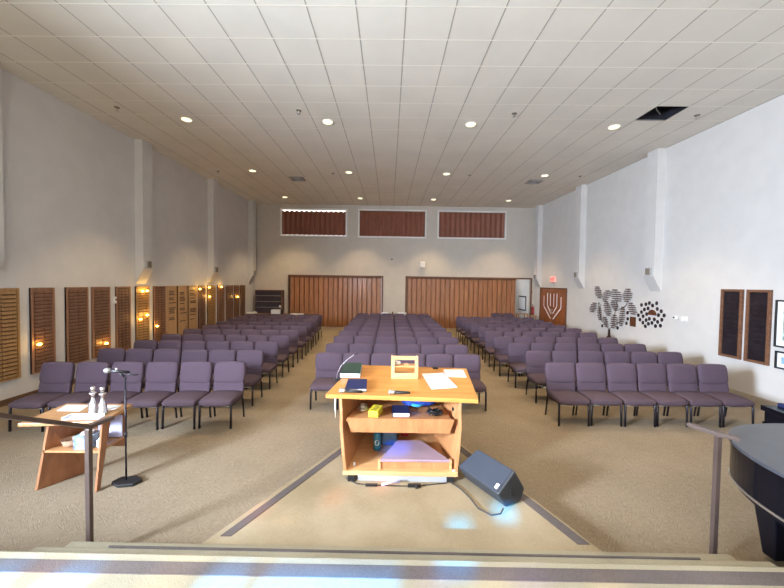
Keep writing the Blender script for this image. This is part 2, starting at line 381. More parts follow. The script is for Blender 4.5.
# folding doors
def folding(x0, x1, fx0, fx1, n, lab):
    t = thing('folding_door', lab, 'door', ((x0 + x1) / 2, YB, 0), 'folding doors in the back wall')
    f = MB(); f.b2(x0 - .07, x0, YB - .04, YB + .12, 0, DZ + .07); f.b2(x1, x1 + .07, YB - .04, YB + .12, 0, DZ + .07); f.b2(x0, x1, YB - .04, YB + .12, DZ, DZ + .07)
    f.build('door_frame', M['frame_wood'], t)
    s = MB()
    for k in range(n):
        a = fx0 + (fx1 - fx0) * k / n; c_ = fx0 + (fx1 - fx0) * (k + 1) / n; w = c_ - a
        P = [(a, YB + .07), (a + w * .12, YB + .015), (c_ - w * .12, YB + .0), (c_, YB + .07)]
        for p, q in zip(P, P[1:]):
            s.hexa([(p[0], p[1], .02), (q[0], q[1], .02), (q[0], q[1] + .015, .02), (p[0], p[1] + .015, .02)],
                   [(p[0], p[1], DZ - .06), (q[0], q[1], DZ - .06), (q[0], q[1] + .015, DZ - .06), (p[0], p[1] + .015, DZ - .06)])
    s.build('folding_panels', M['door_wood'], t)
    r = MB(); r.b2(fx0, fx1, YB, YB + .08, DZ - .06, DZ); r.build('track', M['frame_wood'], t)
folding(-4.87, -.36, -4.85, -.38, 19, 'closed brown folding door left of centre in the back wall')
folding(.87, 6.94, .89, 6.24, 23, 'long brown folding door on the right of the back wall, slightly open')

# menorah door in right wall
t = tag(bpy.data.objects.new('door_1', None), 'double wooden door in the right wall with glass strips shaped like a menorah', 'door'); C.objects.link(t); t['kind'] = 'structure'; t.location = (XR, 15.3, 0)
f = MB(); y0, y1, h = 14.12, 16.45, 2.03
f.b2(XR - .05, XR, y0 - .06, y0, 0, h + .06); f.b2(XR - .05, XR, y1, y1 + .06, 0, h + .06); f.b2(XR - .05, XR, y0, y1, h, h + .06); f.build('door_frame', M['frame_wood'], t)
ym = (y0 + y1) / 2
for a, c_ in ((y0 + .005, ym - .005), (ym + .005, y1 - .005)):
    f = MB(); f.b2(XR - .03, XR - .002, a, c_, .01, h - .005); f.build('door_leaf', M['menorah_wood'], t)
for s_ in (-1, 1):
    for k, (off, za, zb, zl) in enumerate(((.16, 1.86, 1.28, 1.0), (.44, 1.88, 1.3, .98), (.80, 1.75, 1.25, .74))):
        b = MB(); yy = ym + s_ * off; pts = [(yy, za), (yy, zb), (ym + s_ * .09, zl)]
        if k == 2 : pts = [(yy, za), (yy, zb), (ym + s_ * .12, zl)]
        for (p, q) in zip(pts, pts[1:]):
            if k == 0 and q[1] == zl: continue
            d = Vector((0, q[0] - p[0], q[1] - p[1])); n = Vector((0, -d.z, d.y)).normalized() * .024; x = XR - .036
            A = Vector((x, *p)); B = Vector((x, *q)); A -= d.normalized() * -.03
            b.hexa([A - n, A + n, A + n + Vector((.01, 0, 0)), A - n + Vector((.01, 0, 0))], [B - n, B + n, B + n + Vector((.01, 0, 0)), B - n + Vector((.01, 0, 0))])
        b.build('glass_strip', M['paper'], t)
for s_ in (-1, 1):
    b = MB(); b.tube([(XR - .03, ym + s_ * .07, .95), (XR - .07, ym + s_ * .07, .95), (XR - .07, ym + s_ * .07, 1.15), (XR - .03, ym + s_ * .07, 1.15)], .01); b.build('door_handle', M['chrome'], t)

# exit sign
t = thing('exit_sign', 'lit red exit sign above the menorah door on the right wall', 'exit sign', (XR, 15.24, 2.33))
b = MB(); b.box((XR - .04, 15.24, 2.45), (.07, .36, .22)); b.build('housing', M['exit'], t, .01)
b = MB(); b.box((XR - .05, 15.24, 2.32), (.09, .2, .05)); b.build('battery_box', M['grey'], t, .005)
def textobj(name, s, size, loc, rot, m, parent, ext=.002):
    cu = bpy.data.curves.new(name, 'FONT'); cu.body = s; cu.size = size; cu.extrude = ext; cu.align_x = 'CENTER'; cu.align_y = 'CENTER'
    o = bpy.data.objects.new(name + '_tmp', cu); dg = bpy.context.evaluated_depsgraph_get(); C.objects.link(o); dg.update()
    me = bpy.data.meshes.new_from_object(o.evaluated_get(dg)); bpy.data.objects.remove(o); me.materials.clear(); me.materials.append(m)
    q = bpy.data.objects.new(name, me); C.objects.link(q)
    q.matrix_world = Matrix.Translation(loc) @ rot
    if parent:
        q.parent = parent; q.matrix_parent_inverse = Matrix.Translation(-parent.location) if parent.type == 'EMPTY' else Matrix()
    return q
textobj('exit_lettering', 'EXIT', .17, (XR - .078, 15.24, 2.45), Matrix(((0, 0, -1, 0), (-1, 0, 0, 0), (0, 1, 0, 0), (0, 0, 0, 1))), M['exit_red'], t)

# ------------------------------------------------------------------ ceiling fittings
words = ['first', 'second', 'third', 'fourth', 'fifth', 'sixth', 'seventh', 'eighth', 'ninth', 'tenth']
def place_light(x, y, lab):
    z = cz(y) - .008
    t = thing('ceiling_downlight', lab, 'ceiling light', (x, y, z), 'round ceiling downlights')
    b = MB(); b._lathe(Vector((x, y, z)), [(.12, .004), (.125, -.004), (.118, -.012), (.102, -.012), (.098, -.004)], 24, None); b.build('trim_ring', M['grid_x'], t)
    b = MB(); b._lathe(Vector((x, y, z - .013)), [(.10, 0), (.10, -.004), (.06, -.008)], 24, None); b.build('lens', M['lamp'], t)
    l = bpy.data.lights.new('downlight_beam', 'SPOT'); l.energy = DOWN; l.color = (1, .74, .42); l.spot_size = math.radians(84); l.spot_blend = .5; l.shadow_soft_size = .1
    o = bpy.data.objects.new('downlight_beam', l); C.objects.link(o); o.location = (x, y, z - .05); o.parent = t; o.matrix_parent_inverse = Matrix.Translation(-t.location)
DOWN = 330
for r, (y, xs_) in enumerate(((7.96, (-4.53, -1.41, 1.77, 4.98)), (11.78, (-4.55, -1.38, 1.85, 5.11)), (15.68, (-4.64, -1.33, 1.91, 5.23)))):
    for c_, x in enumerate(xs_):
        place_light(x, y, 'glowing round ceiling downlight, %s row from the stage, %s from the left' % (['near', 'middle', 'far'][r], words[c_]))
place_light(1.76, 4.22, 'round ceiling downlight nearest the stage, above the front aisle')
for k, (x, y) in enumerate([(-5.67, 7.45), (-1.92, 7.44), (2.54, 7.4), (6.3, 7.34), (-5.75, 11.92), (-1.93, 11.93), (2.64, 11.9), (6.3, 11.8)]):
    z = cz(y) - .005
    t = thing('sprinkler_head', 'small sprinkler head on the ceiling, %s row from the stage, %s from the left' % ('near' if k < 4 else 'far', words[k % 4]), 'sprinkler', (x, y, z), 'ceiling sprinkler heads')
    b = MB(); b._lathe(Vector((x, y, z)), [(.05, 0), (.05, -.008), (.02, -.015)], 16, None); b.build('flange', M['vent'], t)
    b = MB(); b.tube([(x, y, z - .01), (x, y, z - .07)], .012); b._lathe(Vector((x, y, z - .07)), [(.035, 0), (.035, -.006)], 12, None); b.build('nozzle', M['chrome'], t)
for k, (x, y) in enumerate([(-3.3, 12.68), (5.08, 12.55)]):
    z = cz(y) - .01
    t = thing('ceiling_vent', 'grey square air vent in the %s of the ceiling' % ('left half' if k == 0 else 'right half'), 'vent', (x, y, z), 'ceiling air vents')
    b = MB(); b.box((x, y, z - .005), (.5, .5, .012)); b.build('backing', M['vent'], t)
    for q in range(4):
        s_ = .44 - q * .11; b = MB()
        for dx, dy, w, d in ((0, s_ / 2, s_, .02), (0, -s_ / 2, s_, .02), (s_ / 2, 0, .02, s_), (-s_ / 2, 0, .02, s_)): b.box((x + dx, y + dy, z - .016), (w, d, .014))
        b.build('louvre', M['grey'], t)

# ------------------------------------------------------------------ memorial boards, left wall
boards = [(5.72, 6.36, 'gold'), (6.53, 7.03, 'red'), (7.24, 7.81, 'red'), (7.87, 8.42, 'red'), (8.56, 9.08, 'dots'), (9.23, 9.78, 'gold'), (9.92, 10.5, 'dots'),
          (10.52, 11.04, 'oak'), (11.05, 11.62, 'oak'), (11.63, 12.2, 'oak'), (12.24, 12.76, 'dots'), (12.86, 13.5, 'gold'), (13.61, 14.23, 'dots'), (14.33, 15.03, 'red'), (15.09, 15.65, 'red'), (15.72, 16.27, 'dots')]
bl = {'gold': 'golden wooden', 'red': 'reddish brown', 'dots': 'dark brown', 'oak': 'pale oak'}
ordw = ['first', 'second', 'third', 'fourth', 'fifth', 'sixth', 'seventh', 'eighth', 'ninth', 'tenth', 'eleventh', 'twelfth', 'thirteenth', 'fourteenth', 'fifteenth', 'sixteenth']
for n_, (y0, y1, kind) in enumerate(boards):
    y0 *= .994; y1 *= .988
    t = thing('memorial_board', '%s memorial board on the left wall, %s from the stage' % (bl[kind], ordw[n_]), 'memorial board', (XL, (y0 + y1) / 2, .43), 'memorial boards along the left wall')
    base = {'gold': 'board_gold', 'red': 'board_red', 'dots': 'board_dark', 'oak': 'board_oak'}[kind]
    z0, z1 = .43, 2.02
    b = MB(); b.b2(XL, XL + .03, y0, y1, z0, z1); b.build('backboard', M[base], t)
    fm = M['board_oak'] if kind == 'oak' else M['board_red'] if kind != 'gold' else M['board_gold']
    b = MB(); e = .035
    b.b2(XL, XL + .045, y0, y0 + e, z0, z1); b.b2(XL, XL + .045, y1 - e, y1, z0, z1); b.b2(XL, XL + .045, y0 + e, y1 - e, z0, z0 + e); b.b2(XL, XL + .045, y0 + e, y1 - e, z1 - e, z1)
    b.build('frame', fm, t)
    b = MB(); rnd = random.Random(n_)
    if kind == 'oak':
        yy = y0 + .09; 
        for q in range(20):
            z = 1.86 - q * .05
            if rnd.random() < .25 or (q > 14 and rnd.random() < .5): continue
            w = rnd.uniform(.22, .36); b.b2(XL + .03, XL + .036, yy, yy + w, z - .016, z + .012, M['plate_and_shadow'])
    else:
        rows = 22; cols = 3 if kind == 'dots' else 2
        for q in range(rows):
            z = z1 - .09 - q * (z1 - z0 - .14) / (rows - 1) ; z = max(z, z0 + .06)
            wcol = (y1 - y0 - .1) / cols
            for c_ in range(cols):
                a = y0 + .05 + c_ * wcol
                if kind == 'dots':
                    b.b2(XL + .03, XL + .04, a + .015, a + wcol - .015, z - .024, z + .024, M['plate_red'])
                    b.b2(XL + .04, XL + .044, a + wcol * .35, a + wcol * .7, z - .006, z + .01, M['brass_and_glint'])  # small bright bar paints the metallic glint on each plate
                else:
                    b.b2(XL + .03, XL + .05, a + .008, a + wcol - .008, z - .016, z + .022, M['plate_red'] if kind == 'red' else M['board_gold'])
                    b.b2(XL + .03, XL + .046, a + .008, a + wcol - .008, z - .03, z - .016, M['plate_and_shadow'])  # dark strip stands in for the shadow line under each plate
    b.build('name_plates', None, t)
lampz = [(6.69, .97), (8.27, .72), (9.5, 1.89), (9.67, 1.9), (9.41, 1.16), (9.67, 1.25), (10.08, .9), (12.35, 1.9), (13.0, 1.95), (13.02, 1.61), (13.94, 1.96), (15.41, 1.52)]
lampd = ['on the second memorial board', 'on the fourth memorial board', 'at the top of the sixth board, nearer the stage', 'at the top of the sixth board, farther from the stage', 'low on the sixth board, nearer the stage', 'low on the sixth board, farther from the stage', 'low on the seventh memorial board', 'at the top of the board after the oak ones', 'at the top of the twelfth memorial board', 'below the top of the twelfth memorial board', 'at the top of the thirteenth memorial board', 'on the fifteenth memorial board']
for (y, z), d in zip(lampz, lampd):
    y *= .984
    t = thing('memorial_lamp', 'tiny glowing amber lamp ' + d, 'lamp', (XL + .06, y, z), 'lit memorial lamps')
    b = MB(); b.ball((XL + .085, y, z), .036, n=10, sc_=(.8, 1.3, .7)); b.build('bulb', M['bulb'], t)
    b = MB(); b.box((XL + .055, y, z), (.03, .03, .03)); b.build('socket', M['brass_and_glint'], t)
    l = bpy.data.lights.new('memorial_lamp_glow', 'POINT'); l.energy = 1.6; l.color = (1, .55, .12); l.shadow_soft_size = .03
    o = bpy.data.objects.new('memorial_lamp_glow', l); C.objects.link(o); o.location = (XL + .15, y, z + .02); o.parent = t; o.matrix_parent_inverse = Matrix.Translation(-t.location)
t = thing('wall_thermostat', 'small white control box between the fourth and fifth memorial boards', 'thermostat', (XL, 8.49, 1.62))
b = MB(); b.box((XL + .02, 8.49, 1.7), (.04, .1, .16)); b.build('housing', M['white'], t, .005)
b = MB(); b.box((XL + .042, 8.49, 1.71), (.006, .04, .04)); b.build('display', M['black'], t)

# ------------------------------------------------------------------ right wall art
t = thing('tree_sculpture', 'bronze tree of leaf clusters mounted on the right wall', 'wall sculpture', (XR, 11.2, .53))
cl = [(11.93, 1.98, .40, .42, .5), (11.48, 1.87, .38, .40, -.5), (10.98, 1.91, .5, .40, .6), (10.46, 1.93, .38, .42, -.1), (12.19, 1.45, .4, .36, -.6), (11.81, 1.28, .24, .48, .1),
      (11.39, 1.47, .38, .48, .3), (11.05, 1.59, .34, .34, .5), (11.47, 1.02, .3, .34, .5), (11.04, 1.08, .34, .46, -.15), (10.67, 1.28, .28, .62, -.15), (10.24, 1.55, .36, .36, .5)]
for n_, (y, z, w, h, lean) in enumerate(cl):
    b = MB(); rnd = random.Random(n_ + 50); R = max(6, int(h / .06))
    for q in range(R):
        v = (q + .5) / R * 2 - 1; ww = w * 1.2 * (1 - abs(v) ** 2.4) ** .5 * rnd.uniform(.8, 1.1) * .5
        zc = z + v * h / 2; yc = y + lean * v * h * .5 * .8 + rnd.uniform(-.015, .015)
        # pointed leaf plate
        P = [(yc - ww, zc), (yc - ww * .6, zc + .019), (yc + ww * .6, zc + .019), (yc + ww, zc), (yc + ww * .6, zc - .019), (yc - ww * .6, zc - .019)]
        b.hexa([(XR - .035, p, q_) for p, q_ in P], [(XR - .02, p, q_) for p, q_ in P])
    zz = [z - h * .48, z, z + h * .48]
    b.tube([(XR - .012, y + lean * (a - z) * .8, a) for a in zz], .006, 6)
    b.build('leaf_cluster', M['leafm'], t)
b = MB(); x = XR - .03
P = [(11.42, .50), (11.31, .60), (11.30, .80), (11.24, .82), (11.22, .62), (11.12, .50)]; b.hexa([(x - .015, p, q) for p, q in P], [(x + .015, p, q) for p, q in P])
b.build('trunk', M['trunkm'], t)
for P in ([(11.27, .8), (11.1, .95), (11.04, 1.3), (10.9, 1.6)], [(11.27, .8), (11.42, .9), (11.46, 1.2)], [(11.42, .9), (11.7, 1.05), (11.81, 1.3), (11.9, 1.64), (11.72, 1.54)], [(10.9, 1.45), (10.63, 1.55), (10.5, 1.63), (10.44, 1.75)], [(10.9, 1.6), (11.0, 1.8)], [(11.1, .95), (10.75, 1.1), (10.67, 1.25)]):
    b = MB(); b.tube([(XR - .025, y, z) for y, z in P], [.009] * (len(P) - 1) + [.005], 6); b.build('branch', M['trunkm'], t)
ov = [(9.88, 1.68), (9.71, 1.71), (9.58, 1.75), (9.46, 1.69), (9.32, 1.76), (9.87, 1.48), (9.76, 1.56), (9.62, 1.6), (9.29, 1.61), (9.15, 1.56), (9.99, 1.38), (9.8, 1.37), (9.67, 1.44), (9.24, 1.45), (9.05, 1.46), (9.92, 1.26), (9.68, 1.27), (9.56, 1.32), (9.38, 1.32), (9.12, 1.34), (9.8, 1.19), (9.59, 1.18), (9.46, 1.22), (9.26, 1.27), (9.7, 1.1), (9.33, 1.15), (9.16, 1.18)]
ov2 = [(11.67, .87), (10.88, .9), (10.45, 1.41), (10.43, 1.23), (10.48, 1.09)]
def oval_mesh():
    b = MB(); P = [(.042 * math.cos(a), .052 * math.sin(a)) for a in [2 * PI * k / 16 for k in range(16)]]
    b.hexa([(-.02, p, q) for p, q in P], [(.001, p, q) for p, q in P]); return b
proto = oval_mesh().build('oval_plaque', M['bronze'])
lab1 = 'small dark oval plaque in the cluster ringing the brown half-round plaque on the right wall'
l2 = ['small dark oval plaque left of the tree trunk on the right wall', 'small dark oval plaque just right of the tree trunk on the right wall', 'top small dark oval of three beside the square brown plaque', 'middle small dark oval of three beside the square brown plaque', 'bottom small dark oval of three beside the square brown plaque']
for i, (y, z) in enumerate(ov + ov2):
    o = proto if i == 0 else proto.copy()
    if i: C.objects.link(o)
    o.location = (XR, y, z)
    if i < len(ov): tag(o, lab1, 'plaque', 'oval plaques around the half-round plaque')
    else: tag(o, l2[i - len(ov)], 'plaque', 'loose oval plaques near the tree')
b = MB(); P = [(9.46 + .15 * math.cos(a), 1.43 + .15 * math.sin(a)) for a in [PI * k / 12 for k in range(13)]]
b.hexa([(XR - .03, p, q) for p, q in P], [(XR, p, q) for p, q in P]); tag(b.build('half_round_plaque', M['copper'], bevel=.006), 'brown half-round plaque amid the cluster of dark ovals on the right wall', 'plaque')
b = MB(); b.b2(XR - .025, XR, 10.09, 10.32, 1.03, 1.31); tag(b.build('square_plaque', M['copper'], bevel=.006), 'brown rectangular plaque between the bronze tree and the oval cluster', 'plaque')
t = thing('wall_camera', 'white wall device with a dark lens right of the oval plaques', 'wall device', (XR, 8.5, 1.4))
b = MB(); b.box((XR - .03, 8.4, 1.43), (.06, .14, .12)); b.build('housing', M['white'], t, .01)
b = MB(); b.tube([(XR, 8.63, 1.45), (XR - .1, 8.6, 1.45)], [.05, .045], 14); b.tube([(XR - .1, 8.6, 1.45), (XR - .104, 8.599, 1.45)], .02, 12, M['black']) if False else None; b.build('camera_body', M['white'], t)
b = MB(); b.ball((XR - .1, 8.62, 1.45), .025); b.build('lens', M['black'], t)

def framed(name, label, cat, y0, y1, z0, z1, fw, fm, im, group=None, depth=.035, matw=0):
    t = thing(name, label, cat, (XR, (y0 + y1) / 2, z0), group)
    b = MB(); b.b2(XR - depth, XR, y0, y0 + fw, z0, z1); b.b2(XR - depth, XR, y1 - fw, y1, z0, z1); b.b2(XR - depth, XR, y0 + fw, y1 - fw, z0, z0 + fw); b.b2(XR - depth, XR, y0 + fw, y1 - fw, z1 - fw, z1)
    b.build('frame', fm, t, .004)
    if matw:
        b = MB(); b.b2(XR - .012, XR - .002, y0 + fw, y1 - fw, z0 + fw, z1 - fw); b.build('mat_board', M['paper'], t)
    b = MB(); m_ = fw + matw; b.b2(XR - .018, XR - .004, y0 + m_, y1 - m_, z0 + m_, z1 - m_); b.build('picture', im, t)
    return t
for lab, y0, y1 in (('dark bronze panel in a reddish wooden frame, farther from the piano', 7.02, 7.48), ('dark bronze panel in a reddish wooden frame, next to the framed pictures', 6.49, 6.94)):
    t = framed('bronze_name_panel', lab, 'wall panel', y0, y1, .75, 2.17, .05, M['frame_wood'], M['art_dark'], 'framed bronze panels on the right wall', .05)
    b = MB()
    for q in range(9): b.b2(XR - .022, XR - .017, y0 + .12, y1 - .12, 1.1 + q * .1, 1.115 + q * .1)
    b.build('raised_lines', M['bronze'], t)
framed('framed_picture', 'tall framed print with white mat high at the right edge of the wall', 'picture', 5.86, 6.42, 1.13, 1.99, .03, M['black'], M['art1'], 'framed pictures on the right wall', matw=.1)
framed('framed_picture', 'small framed blue print directly below the tall framed print', 'picture', 5.86, 6.39, .74, 1.06, .03, M['black'], M['art2'], 'framed pictures on the right wall', matw=.07)

# ------------------------------------------------------------------ back wall bits
t = thing('wall_projector', 'small white bracketed device above the right folding door', 'wall device', (1.58, YB, 2.9))
b = MB(); b.tube([(1.58, YB, 2.95), (1.58, YB - .15, 2.95), (1.58, YB - .2, 3.0)], .02); b.build('bracket', M['grey'], t)
b = MB(); b.box((1.6, YB - .22, 3.12), (.26, .2, .28), rx=.2); b.build('housing', M['white'], t, .03)
b = MB(); b.ball((.12, YB - .02, 3.36), .04); tag(b.build('wall_sensor', M['black']), 'tiny black round sensor high on the back wall between the folding doors', 'sensor')
t = thing('book_cabinet', 'wooden cabinet with rows of dark books at the left end of the back wall', 'cabinet', (-5.78, YB - .3, 0))
b = MB(); x0, x1, y0 = -6.44, -5.12, YB - .3
b.b2(x0, x0 + .03, y0, YB, 0, 1.78); b.b2(x1 - .06, x1, y0, YB, 0, 1.78); b.b2(x0 + .03, x1 - .06, y0, YB, 1.73, 1.78); b.b2(x0 + .03, x1 - .06, YB - .02, YB, 0, 1.73); b.build('carcass', M['frame_wood'], t)
for k in range(6):
    z = .1 + k * .28; b = MB(); b.b2(x0 + .03, x1 - .06, y0 + .01, YB - .02, z, z + .02); b.build('shelf', M['grey'] if k in (3, 4, 5) else M['frame_wood'], t)
    if k > 0:
        b = MB(); rnd = random.Random(k); x = x0 + .035
        while x < x1 - .1:
            w = rnd.uniform(.03, .05); b.b2(x, x + w - .003, y0 + .03, y0 + .2, z + .021, z + .021 + rnd.uniform(.2, .235)); x += w
        o = b.build('shelved_books', M['book_dark']); tag(o, 'packed row of dark books in the back cabinet, %s shelf' % ('', 'lowest', 'second lowest', 'middle', 'second highest', 'top')[k], 'books', 'book rows in the back cabinet', 'stuff')
def low_table(name, x0, x1, y0, y1, z, lab, m=None):
    t = thing(name, lab, 'table', ((x0 + x1) / 2, (y0 + y1) / 2, 0))
    b = MB(); b.b2(x0, x1, y0, y1, z - .03, z); b.build('tabletop', m or M['frame_wood'], t, .004)
    for x in (x0 + .05, x1 - .05):
        for y in (y0 + .05, y1 - .05):
            b = MB(); b.b2(x - .02, x + .02, y - .02, y + .02, 0, z - .03); b.build('leg', m or M['frame_wood'], t)
low_table('side_table', -6.3, -3.4, 15.3, 16.0, .76, 'long dark table behind the last row of the left block')
b = MB(); b.prism([(-5.15, 15.4), (-4.75, 15.4), (-4.8, 15.7), (-5.1, 15.7)], .76, .97); tag(b.build('cream_bag', M['paper'], bevel=.03), 'cream coloured bag standing on the table behind the left block', 'bag')
t = thing('dark_vase', 'dark vase with a white bloom beside the cream bag', 'vase', (-4.68, 15.45, .76))
b = MB(); b._lathe(Vector((-4.68, 15.45, .76)), [(.04, 0), (.06, .1), (.03, .2), (.035, .24)], 12, None); b.build('vessel', M['black'], t)
b = MB(); b.tube([(-4.68, 15.45, .98), (-4.75, 15.45, 1.1)], .006); b.ball((-4.76, 15.45, 1.12), .05); b.build('bloom', M['paper'], t)
b = MB(); b.b2(-6.2, -5.85, 15.4, 15.7, .76, .84); tag(b.build('paper_stack', M['paper'], bevel=.01), 'low white stack at the left end of the table behind the left block', 'paper stack')
b = MB(); b.b2(-4.3, -3.75, 15.4, 15.65, .76, .80); tag(b.build('paper_stack', M['paper'], bevel=.005), 'flat white stack at the aisle end of the table behind the left block', 'paper stack')
low_table('side_table', -.45, .95, 15.6, 16.1, .74, 'dark table behind the last row of the middle block')
for x, w, lab in ((-.17, .28, 'white box on the left of the table behind the middle block'), (.6, .4, 'white box on the right of the table behind the middle block')):
    b = MB(); b.box((x, 15.8, .81), (w, .2, .14)); tag(b.build('white_box', M['paper'], bevel=.01), lab, 'box')
t = thing('small_bottle', 'tiny brown bottle between the two white boxes', 'bottle', (.17, 15.7, .74)); 
b = MB(); b._lathe(Vector((.17, 15.7, .74)), [(.035, 0), (.035, .14), (.015, .18), (.015, .2)], 12, None); b.build('vessel', M['copper'], t)
b = MB(); b._lathe(Vector((.17, 15.7, .94)), [(.018, 0), (.018, .025)], 12, None); b.build('cap', M['white'], t)
low_table('wooden_stand', 6.0, 6.5, 16.3, 16.7, .86, 'light wooden stand by the gap in the folding door', M['ltable'])
low_table('wooden_stand', 6.62, 6.9, 16.3, 16.7, .76, 'lower light wooden stand beneath the fire extinguisher', M['ltable'])
t = thing('fire_extinguisher', 'red fire extinguisher hung on the back wall beside the menorah door', 'fire extinguisher', (7.02, YB - .1, .75))
b = MB(); b._lathe(Vector((7.05, YB - .1, .78)), [(.05, 0), (.065, .03), (.065, .32), (.03, .38)], 14, None); b.build('cylinder', M['ext_red'], t)
b = MB(); b.tube([(7.05, YB - .1, 1.15), (7.05, YB - .1, 1.22), (7.0, YB - .1, 1.26)], .015); b.tube([(7.05, YB - .1, 1.2), (6.98, YB - .12, 1.1), (6.98, YB - .12, .85)], .01); b.build('valve_and_hose', M['black'], t)
t = thing('framed_notice', 'small dark-framed notice seen through the gap in the folding door', 'picture', (6.6, YB + 2.55, 1.1))
x_, y_ = 7.60 - .75, YB + 1.0
b = MB(); b.box((6.94, y_, 1.25), (.02, 1.0, .75)); b.build('frame', M['black'], t)
b = MB(); b.box((6.925, y_, 1.25), (.014, .86, .62)); b.build('notice_sheet', M['paper'], t)
b = MB(); b.box((7.0, YB - .008, 1.84), (.07, .015, .1)); tag(b.build('wall_switch', M['copper']), 'small brown switch plate on the back wall above the fire extinguisher', 'switch')

# ------------------------------------------------------------------ stage, steps, platform
def slab(name, pts, z0, z1, m, parent=None):
    b = MB(); b.prism(pts, z0, z1); return b.build(name, m, parent, .012)
struct(slab('trim_20', [(XL, -4.9), (XR, -4.9), (XR, 1.86), (2.56, 1.9), (-2.4, 1.985), (XL, 2.05)], 0, .65, M['carpet_st']))
struct(slab('trim_21', [(-2.42, 1.99), (2.53, 1.905), (2.5, 2.22), (-2.3, 2.3)], 0, .43, M['carpet_st']))
struct(slab('trim_22', [(-2.4, 2.3), (2.57, 2.21), (2.56, 2.55), (-2.37, 2.63)], 0, .22, M['carpet_st']))
b = MB(); b.prism([(-2.6, 1.836), (XR, 1.709), (XR, 1.793), (-2.6, 1.92)], .65, .655); struct(b.build('trim_23', M['carpet_dk']))
b = MB(); b.prism([(XL, 1.90), (-2.6, 1.836), (-2.6, 1.92), (XL, 1.985)], .65, .655); struct(b.build('trim_24', M['carpet_dk']))
b = MB(); b.prism([(-1.83, 2.292), (2.05, 2.223), (2.05, 2.234), (-1.83, 2.303)], .22, .436); struct(b.build('trim_25', M['carpet_dk']))
Lx = lambda y: -1.43 + (y - 2.7) * .50
Rx = lambda y: 1.68 - (y - 2.7) * .41
struct(slab('trim_26', [(Lx(2.6), 2.62), (Rx(2.6), 2.56), (Rx(4.95), 4.95), (Lx(4.95), 4.95)], 0, .15, M['carpet_pl']))
b = MB(); b.prism([(Lx(2.78) + .06, 2.78), (Lx(2.78) + .15, 2.78), (Lx(4.9) + .15, 4.9), (Lx(4.9) + .06, 4.9)], .15, .154); struct(b.build('trim_27', M['carpet_dk']))
b = MB(); b.prism([(Rx(2.72) - .15, 2.72), (Rx(2.72) - .05, 2.72), (Rx(4.9) - .05, 4.9), (Rx(4.9) - .15, 4.9)], .15, .154); struct(b.build('trim_28', M['carpet_dk']))

# ------------------------------------------------------------------ chairs
def chair_parts(root):
    R = lambda a: Matrix.Rotation(a, 4, 'X')
    b = MB(); b.cushion(.503, .49, .145, Matrix.Translation((0, -.01, .385)) @ R(math.radians(2)), k=.13, rim=.3, puff=3.2)
    b.build('seat', M['fabric_seat'], root)
    tilt = math.radians(90 + 9)
    b = MB(); b.cushion(.50, .345, .11, Matrix.Translation((0, .262, .72)) @ R(math.radians(90 - 10)), k=.2, rim=.35, puff=4)
    b.build('backrest', M['fabric'], root)
    b = MB(); b.cushion(.48, .16, .06, Matrix.Translation((0, .222, .50)) @ R(math.radians(90 - 10)), k=.05, rim=.6)
    b.build('lower_backrest', M['fabric'], root)
    for s_ in (-1, 1):
        b = MB(); b.tube([(s_ * .229, -.19, .345), (s_ * .232, -.215, .32), (s_ * .234, -.225, 0)], .017); b.build('leg', M['leg'], root)
        b = MB(); b.tube([(s_ * .229, .17, .345), (s_ * .232, .2, .31), (s_ * .234, .245, 0)], .015); b.build('leg', M['leg'], root)
    for s_ in (-1, 1):
        b = MB(); b.tube([(s_ * .229, -.19, .34), (s_ * .229, .2, .34), (s_ * .229, .235, .45), (s_ * .229, .27, .7)], .011)
        b.build('side_frame', M['leg'], root)
    b = MB(); b.tube([(-.229, -.17, .312), (.229, -.17, .312)], .009); b.build('front_rail', M['chrome'], root)
chair0 = thing('padded_chair', 'purple padded chair', 'chair'); chair0['_local'] = 1
chair_parts(chair0); first = True
kids = list(chair0.children)
def place_chair(x, y, rz, lab, group):
    global first
    if first: r = chair0; first = False
    else:
        r = chair0.copy(); C.objects.link(r)
        for k in kids:
            c_ = k.copy(); C.objects.link(c_); c_.parent = r
    r.location = (x, y, 0); r.rotation_euler = (0, 0, rz); tag(r, lab, 'chair', group); return r
P = .522; jr = random.Random(3)
rowsL = [5.42, 6.42, 7.38, 8.3, 9.25, 10.2, 11.15, 12.05, 12.95, 13.85]
rowsC = [6.27, 7.3, 8.35, 9.3, 10.2, 11.15, 12.05, 13.0, 13.9, 14.8]
rowsR = [5.67, 6.75, 7.68, 8.62, 9.55, 10.45, 11.3, 12.15, 13.0, 13.85]
edL = [-2.30, -2.36, -2.38, -2.39, -2.41, -2.41, -2.46, -2.5, -2.6, -2.66]
edR = [2.66, 2.74, 2.69, 2.65, 2.67, 2.72, 2.68, 2.66, 2.68, 2.68]
seatw = ['aisle seat', 'second seat from the aisle', 'third seat from the aisle', 'fourth seat from the aisle', 'fifth seat from the aisle', 'seat nearest the %s wall']
